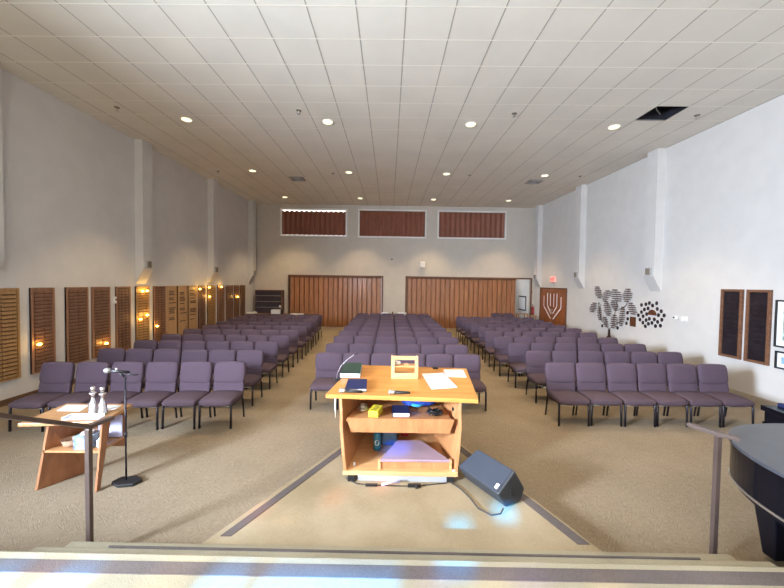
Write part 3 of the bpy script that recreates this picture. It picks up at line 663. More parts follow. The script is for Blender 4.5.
for r in range(10):
    for k in range(6):
        rz = -.035 if r == 0 else jr.uniform(-.01, .01)
        rn = words[r] + ' row' if r < 9 else 'last row'
        sw = seatw[k] if k < 5 else seatw[5] % 'left'
        dy = (k - .5) * -.035 if r == 0 else 0
        place_chair(edL[r] - P * (k + .5), rowsL[r] + dy, rz + (0.03 if r == 0 else 0) , 'purple padded chair in the left block, %s, %s' % (rn, sw), 'chairs in the left seating block')
        sw = seatw[k] if k < 5 else seatw[5] % 'right'
        place_chair(edR[r] + (P if r == 0 else .534) * (k + .5), rowsR[r] + jr.uniform(-.015, .015), jr.uniform(-.01, .01), 'purple padded chair in the right block, %s, %s' % (rn, sw), 'chairs in the right seating block')
        sw = ['leftmost seat', 'second seat from its left', 'third seat from its left', 'third seat from its right', 'second seat from its right', 'rightmost seat'][k]
        place_chair(.19 + (P - .008) * (k - 2.5), rowsC[r] + jr.uniform(-.015, .015), jr.uniform(-.01, .01), 'purple padded chair in the middle block, %s, %s' % (rn, sw), 'chairs in the middle seating block')
place_chair(4.93, 15.8, 0, 'purple padded chair behind the right block near the back wall, left of a pair', 'pair of chairs by the back wall')
place_chair(5.45, 15.8, 0, 'purple padded chair behind the right block near the back wall, right of a pair', 'pair of chairs by the back wall')
b = MB(); b.box((edR[1] + .3, 6.60, .29), (.3, .2, .012)); tag(b.build('white_booklet', M['paper']), 'white booklet in the rack under the aisle chair, second row of the right block', 'booklet')
for c_ in bpy.data.objects:
    if c_.get('_local'): del c_['_local']

# ------------------------------------------------------------------ reading lectern
t = thing('reading_table', 'large honey wood reading table with open shelves in the middle of the platform', 'lectern', (.14, 4.1, .15))
FL, FR, BR, BL = (-.675, 3.80), (.96, 3.68), (1.09, 4.86), (-.475, 5.0)
b = MB(); z = [.985, .985, 1.03, 1.03]; T4 = [FL, FR, BR, BL]
b.hexa([(*p, q - .045) for p, q in zip(T4, z)], [(*p, q) for p, q in zip(T4, z)]); b.build('tabletop', M['table'], t, .006)
b = MB(); b.prism([(-.455, 3.59), (.735, 3.57), (.64, 4.6), (-.29, 4.62)], .21, .255); b.build('bottom_board', M['table_edge'], t, .005)
def side(bx0, bx1, tx0, tx1, th):
    b = MB()
    def pr(yb, zb, f): # x at a given depth fraction for bottom/top
        return 0
    # profile in depth/height, with a curved front edge
    prof = [(0, 3.59, .255), (0, 3.60, .45), (0, 3.66, .7), (0, 3.76, .82), (0, 3.80, .945), (1, 4.62, .97), (1, 4.6, .255)]
    A, B = [], []
    for s_, y, zz in prof:
        v = (zz - .255) / .7
        x = (bx0 + (tx0 - bx0) * v) if s_ == 0 else (bx1 + (tx1 - bx1) * v)
        A.append((x, y, zz)); B.append((x + th, y, zz))
    b.hexa(A, B); b.build('side_panel', M['panel'], t)
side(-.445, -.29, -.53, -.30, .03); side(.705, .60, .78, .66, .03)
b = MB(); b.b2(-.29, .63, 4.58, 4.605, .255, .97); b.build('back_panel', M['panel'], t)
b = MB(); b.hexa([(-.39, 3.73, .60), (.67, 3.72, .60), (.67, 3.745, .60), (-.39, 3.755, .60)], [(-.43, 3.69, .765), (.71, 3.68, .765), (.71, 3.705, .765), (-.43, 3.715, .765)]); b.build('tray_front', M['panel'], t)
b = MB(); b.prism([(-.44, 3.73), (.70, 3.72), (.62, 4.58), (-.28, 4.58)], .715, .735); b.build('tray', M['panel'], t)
# step block with padded top
b = MB(); b.b2(-.09, -.065, 3.62, 3.66, .255, .36, M['table_edge']); b.b2(.655, .68, 3.62, 3.66, .255, .36, M['table_edge']); b.prism([(-.06, 3.64), (.655, 3.64), (.655, 3.665), (-.06, 3.665)], .255, .335, M['panel'])
b.build('step_box', None, t)
b = MB(); b.prism([(-.07, 3.62), (.665, 3.62), (.40, 4.08), (.12, 4.08)], .335, .362); b.build('step_pad', M['pad'], t, .006)
b = MB(); b.prism([(-.30, 3.60), (.64, 3.58), (.64, 3.63), (-.30, 3.65)], .15, .205, M['grey']); b.build('plinth_strip', None, t)
for x in (-.36, .66):
    b = MB(); b.b2(x - .04, x + .04, 3.58, 3.66, .15, .21); b.build('foot', M['black'], t)
b = MB(); b.tube([(.735, 3.9, .80), (.722, 3.9, .80)], .017, 12); b.build('cable_hole', M['black'], t)

def book(name, lab, P4, z0, z1, m, cat='book', group=None, tilt=False):
    """P4: FL FR BR BL outline; cover top and bottom, page block"""
    c = sum((Vector((*p, 0)) for p in P4), Vector()) / 4
    t = thing(name, lab, cat, (c.x, c.y, z0), group); h = z1 - z0; k = min(.004, h * .15)
    zz = (lambda p: ztop(p[1]) - z0 + .0015) if tilt else (lambda p: 0)
    pr = lambda b, P_, a, c_: b.hexa([(p[0], p[1], a + zz(p)) for p in P_], [(p[0], p[1], c_ + zz(p)) for p in P_])
    b = MB(); pr(b, P4, z0, z0 + k); pr(b, P4, z1 - k, z1)
    Q = [Vector((*p, 0)) for p in P4]; l, bk = Q[0], Q[3]
    sp = [P4[0], (Q[0] + (Q[1] - Q[0]) * .02)[:2], (Q[3] + (Q[2] - Q[3]) * .02)[:2], P4[3]]; pr(b, sp, z0, z1)
    b.build('cover', m, t)
    I = [tuple((c + (q - c) * .97)[:2]) for q in Q]; b = MB(); pr(b, I, z0 + k, z1 - k); b.build('pages', M['paper'], t)
    return t
def ztop(y): return .985 + (y - 3.75) * .041
g = 1.018
book('prayer_book', 'thick dark green book at the back left corner of the reading table', [(-.60, 4.36), (-.345, 4.36), (-.355, 4.86), (-.59, 4.86)], 1.012, 1.072, M['green'], tilt=True)
book('prayer_book', 'navy blue book on top of the reading table, in front of the green one', [(-.475, 3.87), (-.235, 3.87), (-.25, 4.22), (-.475, 4.22)], 1.0, 1.034, M['navy'], tilt=True)
t = thing('gooseneck_microphone', 'thin gooseneck microphone rising from the left edge of the reading table', 'microphone', (-.58, 4.28, 1.0))
t.location = (-.625, 4.27, 1.0)
b = MB(); b._lathe(Vector((-.625, 4.27, 1.008)), [(.04, 0), (.04, .012), (.015, .02)], 16, None); b.build('base', M['black'], t)
b = MB(); b.tube([(-.625, 4.27, 1.015), (-.615, 4.27, 1.09), (-.57, 4.26, 1.19), (-.49, 4.25, 1.27), (-.41, 4.24, 1.33)], .0035); b.build('neck', M['mic_grey'], t)
b = MB(); b.tube([(-.41, 4.24, 1.33), (-.365, 4.23, 1.345)], .007); b.build('capsule', M['black'], t)
def handmic(a, bb, z, lab):
    t = thing('handheld_microphone', lab, 'microphone', (*a, z - .02)); A = Vector((*a, z)); B = Vector((*bb, z)); d = (B - A).normalized()
    b = MB(); b.ball(A, .026); b.build('grille', M['mic_grey'], t)
    b = MB(); b.tube([A + d * .015, A + d * .05], [.024, .02], 12); b.build('collar', M['chrome'], t)
    b = MB(); b.tube([A + d * .05, B], [.019, .013], 12); b.build('handle', M['black'], t)
handmic((-.51, 3.84), (-.27, 3.80), 1.015, 'handheld microphone with chrome head at the front left corner of the reading table')
handmic((.03, 3.80), (.245, 3.79), 1.015, 'handheld black microphone in front of the wooden box on the reading table')
# wooden box with window
t = thing('wooden_display_box', 'small light wooden box with an open front standing on the reading table', 'box', (.21, 4.42, 1.01))
x0, x1, y0, y1, z0, z1 = .04, .375, 4.34, 4.50, 1.013, 1.29
def lean(p): return (p[0], p[1] + (p[2] - z0) * .12, p[2])
b = MB()
for (a, c_, e, f_) in ((x0, x0 + .04, z0 + .05, z1), (x1 - .04, x1, z0 + .05, z1), (x0 + .04, x1 - .04, z1 - .045, z1), (x0 + .04, x1 - .04, z0 + .05, z0 + .07)):
    b.hexa([lean((a, y0, e)), lean((c_, y0, e)), lean((c_, y0 + .02, e)), lean((a, y0 + .02, e))], [lean((a, y0, f_)), lean((c_, y0, f_)), lean((c_, y0 + .02, f_)), lean((a, y0 + .02, f_))])
b.build('front_frame', M['table_edge'], t)
b = MB(); b.hexa([(x0, y0, ztop(y0) + .001), (x1, y0, ztop(y0) + .001), (x1, y1 + .03, ztop(y1 + .03) + .001), (x0, y1 + .03, ztop(y1 + .03) + .001)], [(x0, y0, z0 + .05), (x1, y0, z0 + .05), (x1, y1 + .03, z0 + .05), (x0, y1 + .03, z0 + .05)]); b.build('base', M['table_edge'], t, .004)
b = MB(); b.b2(x0 + .002, x0 + .014, y0 + .03, y1 + .03, z0 + .05, z1 - .02); b.b2(x1 - .014, x1 - .002, y0 + .03, y1 + .03, z0 + .05, z1 - .02); b.b2(x0 + .014, x1 - .014, y0 + .03, y1 + .03, z0 + .14, z0 + .15); b.build('inner_shelf', M['table_edge'], t)
t = thing('white_trinket', 'white rounded trinket on the shelf inside the wooden box', 'ornament', (.115, 4.45, z0 + .15))
b = MB(); b.ball((.10, 4.45, z0 + .18), .03); b.ball((.135, 4.45, z0 + .175), .025); b.build('body', M['paper'], t)
b = MB(); b.ball((.10, 4.421, z0 + .185), .006); b.build('spot', M['black'], t)
tag(MB().box((.23, 4.45, z0 + .16), (.05, .04, .02)).build('wooden_block', M['table_edge']), 'tiny light wooden block on the shelf inside the wooden box', 'block')
# papers
def sheet(name, lab, P4, z, lines=0, cat='paper', group=None, dz=.0015, m='paper'):
    c = sum((Vector((*p, 0)) for p in P4), Vector()) / 4
    t = thing(name, lab, cat, (c.x, c.y, z), group)
    zz = z if isinstance(z, (int, float)) else None
    b = MB(); b.hexa([(*p, ztop(p[1]) + .002 if z > .99 and c.y > 3.6 and c.x > -2 else z) for p in P4], [(*p, (ztop(p[1]) + .002 if z > .99 and c.y > 3.6 and c.x > -2 else z) + dz) for p in P4]); b.build('sheet', M[m], t)
    if lines:
        b = MB(); Q = [Vector((*p, 0)) for p in P4]; rnd = random.Random(lines)
        for k in range(lines):
            f0 = .12 + .76 * k / lines; f1 = f0 + .35 * .76 / lines; e = rnd.uniform(.6, .88); s_ = rnd.choice((.1, .1, .2))
            pt = lambda u, v: Q[0].lerp(Q[1], u).lerp(Q[3].lerp(Q[2], u), 1 - v)
            R4 = [pt(s_, f1), pt(e, f1), pt(e, f0), pt(s_, f0)]
            zf = lambda p: (ztop(p[1]) + .002 if z > .99 and c.x > -2 else z) + dz
            b.hexa([(p.x, p.y, zf(p) + .0001) for p in R4], [(p.x, p.y, zf(p) + .0005) for p in R4])
        b.build('printed_lines', M['ink'], t)
    return t
sheet('printed_sheet', 'white printed sheet lying askew on the right of the reading table', [(.50, 3.98), (.81, 4.05), (.73, 4.63), (.44, 4.57)], 1.01, 13)
sheet('blank_sheet', 'blank white sheet at the back right corner of the reading table', [(.76, 4.46), (1.0, 4.44), (1.02, 4.76), (.75, 4.77)], 1.02, 0, dz=.004)
b = MB(); b.b2(.62, .69, 4.80, 4.86, 1.028, 1.05); tag(b.build('desk_clip', M['black'], bevel=.005), 'small black clip at the back edge of the reading table', 'clip')
# tray contents
zt = .736
t = thing('coiled_cable', 'coil of pale cable at the left of the upper shelf', 'cable', (-.28, 4.0, zt))
b = MB(); pts = [(-.28 + (.075 - .001 * k) * math.cos(k * .7), 4.02 + (.09 - .001 * k) * math.sin(k * .7), zt + .01 + .0016 * k) for k in range(36)]; b.tube(pts, .006, 6); b.build('loops', M['chrome'], t)
t = thing('yellow_box', 'yellow box with dark markings on the upper shelf', 'box', (-.13, 3.86, zt))
b = MB(); b.box((-.13, 3.90, zt + .035), (.11, .2, .07), rz=-.25); b.build('carton', M['yellow'], t, .003)
b = MB()
for k in range(4): b.box((-.145 + .012 * k, 3.84 + k * .04, zt + .0705), (.06, .012, .001), rz=-.25)
b.build('printed_marks', M['black'], t)
book('prayer_book', 'navy blue book on the upper shelf under the tabletop', [(.06, 3.82), (.245, 3.82), (.235, 4.06), (.05, 4.06)], zt, zt + .045, M['navy'])
t = thing('blue_cloth_bag', 'crumpled bright blue bag in the right of the upper shelf', 'bag', (.36, 4.15, zt))
b = MB(); b.cushion(.40, .24, .14, Matrix.Translation((.37, 4.19, zt + .07)) @ Matrix.Rotation(.1, 4, 'Z'), k=.4, rim=.2, n=10, puff=2)
rr = random.Random(5)
for v in b.bm.verts: v.co += Vector((rr.uniform(-.008, .008), rr.uniform(-.008, .008), rr.uniform(-.002, .014) if v.co.z > zt + .07 else 0))
b.build('body', M['blue'], t)
b = MB(); b.tube([(.27, 4.12, zt + .04), (.30, 4.06, zt + .05), (.36, 4.06, zt + .04), (.42, 4.1, zt + .05)], .018); b.build('strap', M['cyan'], t)
t = thing('black_cable_bundle', 'tangle of black cables at the right end of the upper shelf', 'cable', (.53, 3.95, zt))
b = MB(); rr = random.Random(9); pts = [(.53 + rr.uniform(-.1, .1), 3.93 + rr.uniform(-.1, .08), zt + .008 + rr.random() * .05) for k in range(60)]; b.tube(pts, .005, 5)
b.build('loops', M['black'], t)
# lower shelf
t = thing('teal_bottle', 'teal bottle with a round pale label and red cap on the lower shelf', 'bottle', (-.115, 4.06, .256))
b = MB(); b._lathe(Vector((-.115, 4.06, .256)), [(.04, 0), (.045, .01), (.045, .18), (.025, .215)], 18, None); b.build('vessel', M['teal'], t)
b = MB(); b._lathe(Vector((-.115, 4.06, .471)), [(.028, 0), (.028, .035), (.02, .04)], 16, None); b.build('cap', M['red'], t)
b = MB(); P_ = []
for k in range(16):
    a = 2 * PI * k / 16; u = .028 * math.cos(a); w = .032 * math.sin(a); P_.append((-.115 + .046 * math.sin(u / .046), 4.06 - .0465 * math.cos(u / .046), .256 + .1 + w))
b.bm.faces.new([b.bm.verts.new(p) for p in P_]); b.build('label', M['paper'], t)
t = thing('plastic_jug', 'grey-blue plastic container behind the teal bottle', 'container', (.04, 4.25, .256))
b = MB(); b.hexa([(-.08, 4.15, .256), (.14, 4.15, .256), (.14, 4.35, .256), (-.08, 4.35, .256)], [(-.07, 4.17, .44), (.10, 4.17, .47), (.10, 4.33, .47), (-.07, 4.33, .44)]); b.build('body', M['jug'], t, .03)
b = MB(); b.tube([(-.04, 4.25, .44), (-.02, 4.25, .5), (.05, 4.25, .5), (.07, 4.25, .45)], .012); b.build('handle', M['jug'], t)
t = thing('red_cap', 'red cap lying at the back of the lower shelf', 'hat', (.2, 4.42, .256))
b = MB(); b.cushion(.24, .18, .3, Matrix.Translation((.22, 4.47, .41)), k=.5, rim=.25, puff=2, n=10); b.build('crown', M['red'], t)
b = MB(); b.cushion(.1, .05, .012, Matrix.Translation((.22, 4.37, .30)), k=.3); b.build('brim', M['red'], t)
b = MB(); b.box((-.345, 3.70, .272), (.02, .012, .034)); tag(b.build('white_tag', M['paper']), 'tiny white tag standing on the bottom board, left front', 'tag')
b = MB(); b.box((.695, 3.6, .262), (.025, .02, .012)); tag(b.build('white_button', M['paper']), 'tiny white knob on the bottom board at its right corner', 'knob')
# cables on platform
t = thing('floor_cable', 'dark cable with a pale plug running along the foot of the reading table', 'cable', (0, 3.5, .154))
b = MB(); b.tube([(-.42, 3.62, .165), (-.3, 3.52, .16), (-.1, 3.5, .16), (.1, 3.49, .16), (.29, 3.49, .16), (.5, 3.53, .16), (.62, 3.555, .16)], .005); b.build('lead', M['black'], t)
b = MB(); b.box((-.15, 3.49, .168), (.12, .025, .02)); b.build('connector', M['black'], t); b = MB(); b.box((.28, 3.485, .17), (.13, .03, .026)); b.build('connector', M['black'], t); b = MB(); b.ball((.3, 3.455, .17), .016); b.build('knob', M['black'], t)
b = MB(); b.tube([(-.05, 3.49, .17), (.06, 3.52, .185), (.14, 3.53, .185), (.11, 3.54, .175)], .012); b.build('plug', M['lav'], t)
t = thing('microphone_cable', 'white cord hanging at the left edge of the reading table', 'cable', (-.6, 3.8, .6))
b = MB(); b.tube([(-.57, 3.83, .93), (-.57, 3.81, .9), (-.565, 3.79, .82), (-.56, 3.77, .74)], [.009, .009, .004, .003]); b.build('lead', M['white'], t)

# ------------------------------------------------------------------ monitor speaker
G = Vector((1.105, 3.165, .155)); ax = Vector((.48, -.877, 0)); nn = Vector((.877, .48, 0)); Bk = G - ax * .565
sec = [(-.11, .306), (.10, .475), (.24, .27), (.191, .16), (-.005, .157)]
T_ = lambda o, p, sh=0: o + nn * p[0] + Vector((0, 0, p[1] - .155)) + ax * sh
t = thing('stage_monitor', 'dark wedge-shaped floor speaker right of the reading table', 'speaker', tuple(G))
b = MB(); b.hexa([T_(Bk, p, .07 if i in (1, 2) else 0) for i, p in enumerate(sec)], [T_(G, p) for p in sec]); b.build('cabinet', M['spk_body'], t, .015)
d = (Vector(sec[1]) - Vector(sec[0])); nrm = Vector((-d.y, d.x)).normalized() * .008
g0 = Vector(sec[0]) + d * .03; g1 = Vector(sec[0]) + d * .97
b = MB(); Q = [T_(Bk, g0 + nrm, .02), T_(G, g0 + nrm, -.02), T_(G, g1 + nrm, -.02), T_(Bk, g1 + nrm, .085)]; Q2 = [T_(Bk, g0 - nrm * .5, .02), T_(G, g0 - nrm * .5, -.02), T_(G, g1 - nrm * .5, -.02), T_(Bk, g1 - nrm * .5, .085)]
b.hexa(Q2, Q); b.build('grille', M['spk'], t, .004)
b = MB(); u0 = Vector(sec[0]) + d * .12; u1 = Vector(sec[0]) + d * .30; n3 = nrm * 1.4
b.hexa([T_(G, u0 + nrm, -.07), T_(G, u0 + nrm, -.04), T_(G, u1 + nrm, -.04), T_(G, u1 + nrm, -.07)], [T_(G, u0 + n3, -.07), T_(G, u0 + n3, -.04), T_(G, u1 + n3, -.04), T_(G, u1 + n3, -.07)])
b.build('badge', M['white'], t)
for p in ((.055, .30), (.075, .26)):
    b = MB(); c_ = T_(G, p); b.tube([c_ - ax * .001, c_ + ax * .006], .018, 12); b.build('socket', M['black'], t)
t = thing('speaker_cable', 'grey cable looping from the floor speaker to the reading table', 'cable', (.95, 3.3, .155))
b = MB(); b.tube([(.66, 3.56, .165), (.74, 3.45, .162), (.8, 3.3, .162), (.84, 3.14, .162), (.93, 3.05, .162), (1.02, 3.07, .162), (1.06, 3.12, .175)], .006); b.build('lead', M['spk_body'], t)

# ------------------------------------------------------------------ hand rails
for s_, x, lab in ((1, -2.315, 'bronze metal handrail on a single post left of the stage steps'), (-1, 2.585, 'bronze metal handrail post right of the stage steps beside the piano')):
    y = 2.72 if s_ == 1 else 2.7
    t = thing('step_handrail', lab, 'handrail', (x, y, 0), 'handrails beside the stage steps')
    b = MB(); b.box((x, y, .52), (.036, .036, 1.04)); b.build('post', M['rail'], t, .003)
    b = MB(); b.box((x, y, .006), (.1, .1, .012)); b.build('base_plate', M['rail'], t)
    b = MB(); w = .022
    xe = x + s_ * .08; ye = y + .25
    if s_ == 1: xe = -2.255; ye = y + .16
    else: xe = 2.50; ye = y + .17
    xw2 = x + (w if s_ == 1 else .05)
    b.hexa([(x - w, y, 1.04), (xw2, y, 1.04), (xe + w, ye, 1.05), (xe - w, ye, 1.05)], [(x - w, y, 1.07), (xw2, y, 1.07), (xe + w, ye, 1.08), (xe - w, ye, 1.08)])
    if s_ == 1: b.hexa([(x - w, y, 1.04), (x + w, y, 1.04), (-2.06 + w, 1.75, 1.515), (-2.06 - w, 1.75, 1.515)], [(x - w, y, 1.07), (x + w, y, 1.07), (-2.06 + w, 1.75, 1.545), (-2.06 - w, 1.75, 1.545)])
    else: b.hexa([(x - w, y, 1.04), (x, y + w, 1.04), (2.68, 2.66, 1.04), (2.66, 2.60, 1.04)], [(x - w, y, 1.07), (x, y + w, 1.07), (2.68, 2.66, 1.07), (2.66, 2.60, 1.07)])
    b.build('top_rail', M['rail'], t, .003)

# ------------------------------------------------------------------ left side table
t = thing('side_lectern', 'smaller honey wood table with an open shelf left of the steps', 'table', (-3.3, 3.8, 0))
T4 = [(-3.68, 3.50), (-2.90, 3.58), (-2.97, 4.10), (-3.73, 4.09)]
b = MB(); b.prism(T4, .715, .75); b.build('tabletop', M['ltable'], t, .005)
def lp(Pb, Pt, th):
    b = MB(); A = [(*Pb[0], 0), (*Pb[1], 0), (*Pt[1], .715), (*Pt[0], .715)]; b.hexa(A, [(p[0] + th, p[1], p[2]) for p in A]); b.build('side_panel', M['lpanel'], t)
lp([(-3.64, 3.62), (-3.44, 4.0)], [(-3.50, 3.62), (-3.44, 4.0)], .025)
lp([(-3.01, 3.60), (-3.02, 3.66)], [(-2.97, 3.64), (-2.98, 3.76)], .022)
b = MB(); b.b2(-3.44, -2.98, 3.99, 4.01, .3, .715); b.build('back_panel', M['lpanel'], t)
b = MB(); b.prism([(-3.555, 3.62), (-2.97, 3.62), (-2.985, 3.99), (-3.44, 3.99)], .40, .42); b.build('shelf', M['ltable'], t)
sheet('white_sheet', 'white sheet of paper at the back left of the side table', [(-3.62, 3.85), (-3.36, 3.84), (-3.42, 4.03), (-3.68, 4.04)], .7505, 0)
sheet('white_sheet', 'white sheet of paper at the back right of the side table', [(-3.2, 3.9), (-3.03, 3.9), (-3.05, 4.04), (-3.22, 4.04)], .7505, 0)
t = thing('paper_tray', 'shallow white tray holding papers at the front of the side table', 'tray', (-3.1, 3.65, .7505))
b = MB(); b.prism([(-3.32, 3.60), (-2.98, 3.63), (-2.99, 3.71), (-3.32, 3.70)], .7505, .757, M['lav']); b.prism([(-3.33, 3.70), (-2.99, 3.71), (-2.99, 3.72), (-3.33, 3.71)], .7505, .775, M['paper']); b.prism([(-3.34, 3.60), (-3.325, 3.60), (-3.325, 3.71), (-3.34, 3.71)], .7505, .775, M['paper'])
b.build('tray_body', None, t)
for x, y, lab in ((-3.18, 3.80, 'silver candlestick on the side table, left of the pair'), (-3.065, 3.785, 'silver candlestick on the side table, right of the pair')):
    t = thing('candlestick', lab, 'candlestick', (x, y, .7505), 'candlesticks on the side table')
    b = MB(); b._lathe(Vector((x, y, .7545)), [(.05, 0), (.05, .01), (.042, .02), (.038, .09), (.024, .13), (.016, .18), (.018, .20), (.036, .21), (.036, .22), (.016, .225)], 18, None); b.build('stem', M['silver'], t)
    b = MB(); b._lathe(Vector((x, y, .983)), [(.016, 0), (.022, .02), (.022, .05), (.014, .055)], 14, None); b.build('candle_cup', M['silver'], t)
# shelf contents
t = thing('woven_basket', 'shallow woven basket at the left of the side table shelf', 'basket', (-3.38, 3.72, .421))
b = MB(); b._lathe(Vector((-3.37, 3.74, .421)), [(.05, 0), (.06, .01), (.085, .075), (.08, .075), (.055, .015)], 18, None); b.build('bowl', M['basket'], t)
t = thing('woven_basket', 'taller woven basket behind the shallow one on the side table shelf', 'basket', (-3.28, 3.88, .421))
b = MB(); b._lathe(Vector((-3.27, 3.90, .421)), [(.05, 0), (.06, .01), (.08, .10), (.075, .10), (.05, .015)], 18, None); b.build('bowl', M['basket'], t)
t = thing('patterned_box', 'blue and white patterned box on the side table shelf', 'box', (-3.17, 3.72, .421))
b = MB(); b.box((-3.18, 3.72, .489), (.17, .15, .135), rz=.1); b.build('carton', M['tissue'], t, .004)
b = MB(); b.box((-3.18, 3.72, .566), (.10, .08, .02), rz=.5); b.build('tissue', M['paper'], t)
t = thing('lavender_card', 'pale lavender folder standing upright at the back of the side table shelf', 'folder', (-3.14, 3.93, .421))
b = MB(); b.box((-3.115, 3.95, .55), (.26, .012, .25)); b.build('cover', M['lav'], t); b = MB(); b.box((-3.115, 3.961, .548), (.25, .008, .24)); b.build('sheets', M['paper'], t)
t = thing('white_jar', 'small white jar at the right of the side table shelf', 'jar', (-3.04, 3.72, .421))
b = MB(); b._lathe(Vector((-3.04, 3.73, .421)), [(.035, 0), (.04, .01), (.04, .07), (.03, .08)], 14, None); b.build('body', M['paper'], t); b = MB(); b._lathe(Vector((-3.04, 3.73, .502)), [(.034, 0), (.034, .02)], 14, None); b.build('lid', M['silver'], t)

# ------------------------------------------------------------------ microphone stand
t = thing('microphone_stand', 'black microphone stand with a half-round base beside the side table', 'microphone stand', (-2.80, 3.77, 0))
b = MB(); P8 = [(-2.80 + .155 * math.cos(a), 3.77 + .10 * math.sin(a)) for a in [2 * PI * k / 6 + .3 for k in range(6)]]; b.prism(P8, 0, .035); b.build('base', M['black'], t, .008)
b = MB(); b.tube([(-2.81, 3.77, .03), (-2.81, 3.77, 1.16)], .009); b.tube([(-2.81, 3.77, .5), (-2.81, 3.77, .56)], .015); b.build('pole', M['leg'], t)
b = MB(); b.tube([(-2.81, 3.77, 1.15), (-2.77, 3.77, 1.18), (-2.69, 3.79, 1.175)], .008); b.tube([(-2.82, 3.77, 1.16), (-2.86, 3.76, 1.20)], .012); b.build('clip', M['black'], t)
t = thing('foam_tipped_microphone', 'microphone with a pale round head in the clip of the stand', 'microphone', (-2.9, 3.76, 1.2))
b = MB(); b.ball((-2.96, 3.72, 1.235), .032, sc_=(1.2, 1, .9)); b.build('head', M['mic_grey'], t); b = MB(); b.tube([(-2.93, 3.73, 1.232), (-2.785, 3.80, 1.20)], [.018, .012]); b.build('handle', M['black'], t)
b = MB(); b.ball((-2.885, 3.745, 1.245), .012); b.build('end_ring', M['paper'], t)

# ------------------------------------------------------------------ piano
t = thing('grand_piano', 'glossy black grand piano at the right edge beside the steps', 'piano', (3.4, 2.7, 0))
ol = [(2.60, 2.02), (2.60, 2.28), (2.64, 2.52), (2.75, 2.78), (2.92, 2.97), (3.15, 3.09), (3.45, 3.14), (3.8, 3.12), (4.1, 3.18), (4.3, 3.4), (4.5, 3.52), (4.75, 3.52), (4.75, 2.02)]
def smooth_outline(P, n=3):
    for _ in range(2):
        Q = []
        for i in range(len(P)):
            a, b_ = Vector(P[i]), Vector(P[(i + 1) % len(P)]); Q += [tuple(a.lerp(b_, .25)), tuple(a.lerp(b_, .75))]
        P = Q
    return P
so = smooth_outline(ol); c0 = Vector((3.7, 2.7))
inn = [tuple(c0 + (Vector(p) - c0) * .975) for p in so]
b = MB(); b.prism(so, .955, .98); b.build('lid', M['piano_lid_sheen'], t, .006)
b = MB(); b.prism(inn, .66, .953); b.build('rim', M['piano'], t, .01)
inn2 = [tuple(c0 + (Vector(p) - c0) * .93) for p in so]
b = MB(); b.prism(inn2, .60, .658); b.build('bottom_board', M['piano'], t)
for (x, y) in ((3.1, 2.72), (4.4, 3.2), (4.4, 2.3)):
    b = MB(); b.hexa([(x - .05, y - .05, .06), (x + .05, y - .05, .06), (x + .05, y + .05, .06), (x - .05, y + .05, .06)], [(x - .12, y - .1, .6), (x + .12, y - .1, .6), (x + .12, y + .1, .6), (x - .12, y + .1, .6)])
    lg = b.build('leg', M['piano'], t, .01); b = MB(); b.tube([(x - .02, y, .03), (x + .02, y, .03)], .03, 14); cst = b.build('caster', M['chrome']); cst.parent = lg; cst.matrix_parent_inverse = lg.matrix_parent_inverse.copy()
for nm, zz in (('rim_moulding', .668),):
    b = MB(); pr = [tuple(c0 + (Vector(p) - c0) * .98) for p in so]; b.prism(pr, zz - .01, zz + .006); b.build(nm, M['chrome'], t)
# black bench behind the piano
t = thing('piano_bench', 'long black bench between the piano and the right wall', 'bench', (5.0, 4.3, 0))
a, d_ = Vector((4.72, 4.45)), Vector((.38, -.92)).normalized(); n_ = Vector((d_.y, -d_.x)) * -1
a = Vector((4.66, 4.33)); d_ = Vector((-.13, -.99)).normalized(); n_ = Vector((.99, -.13))
Q = [a, a + d_ * .74, a + d_ * .74 + n_ * .42, a + n_ * .42]
b = MB(); b.prism([tuple(q) for q in Q], .68, .745); b.build('seat', M['piano'], t, .008)
b = MB(); cc = sum(Q, Vector((0, 0))) / 4; b.prism([tuple(cc + (q - cc) * .9) for q in Q], .55, .68); b.build('apron', M['piano'], t)
for q in Q:
    p = cc + (q - cc) * .85; b = MB(); b.b2(p.x - .025, p.x + .025, p.y - .025, p.y + .025, 0, .55); b.build('leg', M['piano'], t)
book('blue_book', 'blue book lying on the black bench by the right wall', [(4.82, 4.05), (5.02, 4.05), (5.02, 4.28), (4.82, 4.28)], .746, .785, M['navy'])

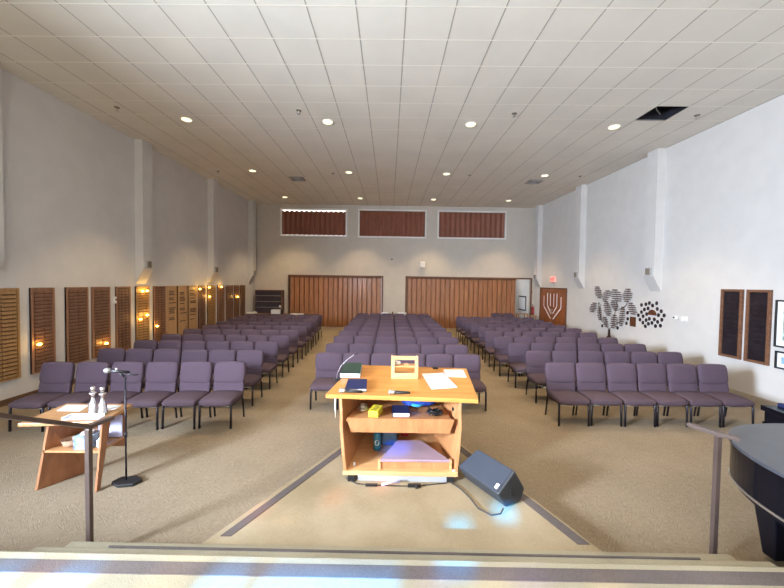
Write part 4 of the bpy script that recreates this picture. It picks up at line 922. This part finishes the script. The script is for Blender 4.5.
# ------------------------------------------------------------------ lights
def area(name, loc, target, sx, sy, e, col):
    l = bpy.data.lights.new(name, 'AREA'); l.shape = 'RECTANGLE'; l.size = sx; l.size_y = sy; l.energy = e; l.color = col
    o = bpy.data.objects.new(name, l); C.objects.link(o); o.location = loc
    o.rotation_euler = (Vector(target) - Vector(loc)).to_track_quat('-Z', 'Y').to_euler(); return o
k_ = area('assumed_side_daylight', (-6.3, -1.3, 2.9), (6, 7.0, .8), 1.3, 1.5, 950, (.72, .84, 1)); k_.data.spread = math.radians(105)  # key light assumed from the shadow directions; no window modelled in the left wall
area('front_fill_light', (.3, -4.8, 3.0), (.3, 8, 3.8), 9, 3.6, 330, (1, .94, .86))  # added fill panel before the solid front wall, lifts room and ceiling
area('stage_fill_light', (0, 1.6, 5.45), (0, 2.4, 0), 7, 1.2, 45, (1, .95, .85))  # added fill above the stage, no fitting modelled there
area('assumed_anteroom_light', (6.0, YB + 1.2, 2.8), (6.0, YB + 1.2, 0), 1, 1, 10, (1, .98, .95))  # assumed lamp for the room past the door, no fitting modelled
s = bpy.data.lights.new('sun', 'SUN'); s.energy = 42; s.angle = math.radians(.9); s.color = (1, .97, .92)
o = bpy.data.objects.new('sun', s); C.objects.link(o); o.rotation_euler = SUN.to_track_quat('-Z', 'Y').to_euler()
w = bpy.data.worlds.new('world'); sc.world = w; w.use_nodes = True
w.node_tree.nodes['Background'].inputs[0].default_value = (.75, .85, 1, 1); w.node_tree.nodes['Background'].inputs[1].default_value = .6

# ------------------------------------------------------------------ camera
F = 353.; pitch = math.atan(11 / F); roll = math.radians(.8); yaw = math.atan(3 / F)
wv = Vector((math.sin(yaw) * math.cos(pitch), math.cos(yaw) * math.cos(pitch), -math.sin(pitch)))
rv = Vector((math.cos(yaw), -math.sin(yaw), 0)); uv = rv.cross(wv)
r2 = rv * math.cos(roll) + uv * math.sin(roll); u2 = -rv * math.sin(roll) + uv * math.cos(roll)
cam = bpy.data.cameras.new('camera'); cam.sensor_width = 36; cam.lens = 36 * F / 784; cam.clip_start = .05
co = bpy.data.objects.new('camera', cam); C.objects.link(co)
mw = Matrix((r2, u2, -wv)).transposed().to_4x4(); mw.translation = (0, 0, 2.2); co.matrix_world = mw
sc.camera = co
sc.view_settings.view_transform = 'Standard'; sc.view_settings.look = 'None'; sc.view_settings.gamma = 1; sc.view_settings.exposure = 0.38
try: sc.view_settings.use_curve_mapping = False
except Exception: pass
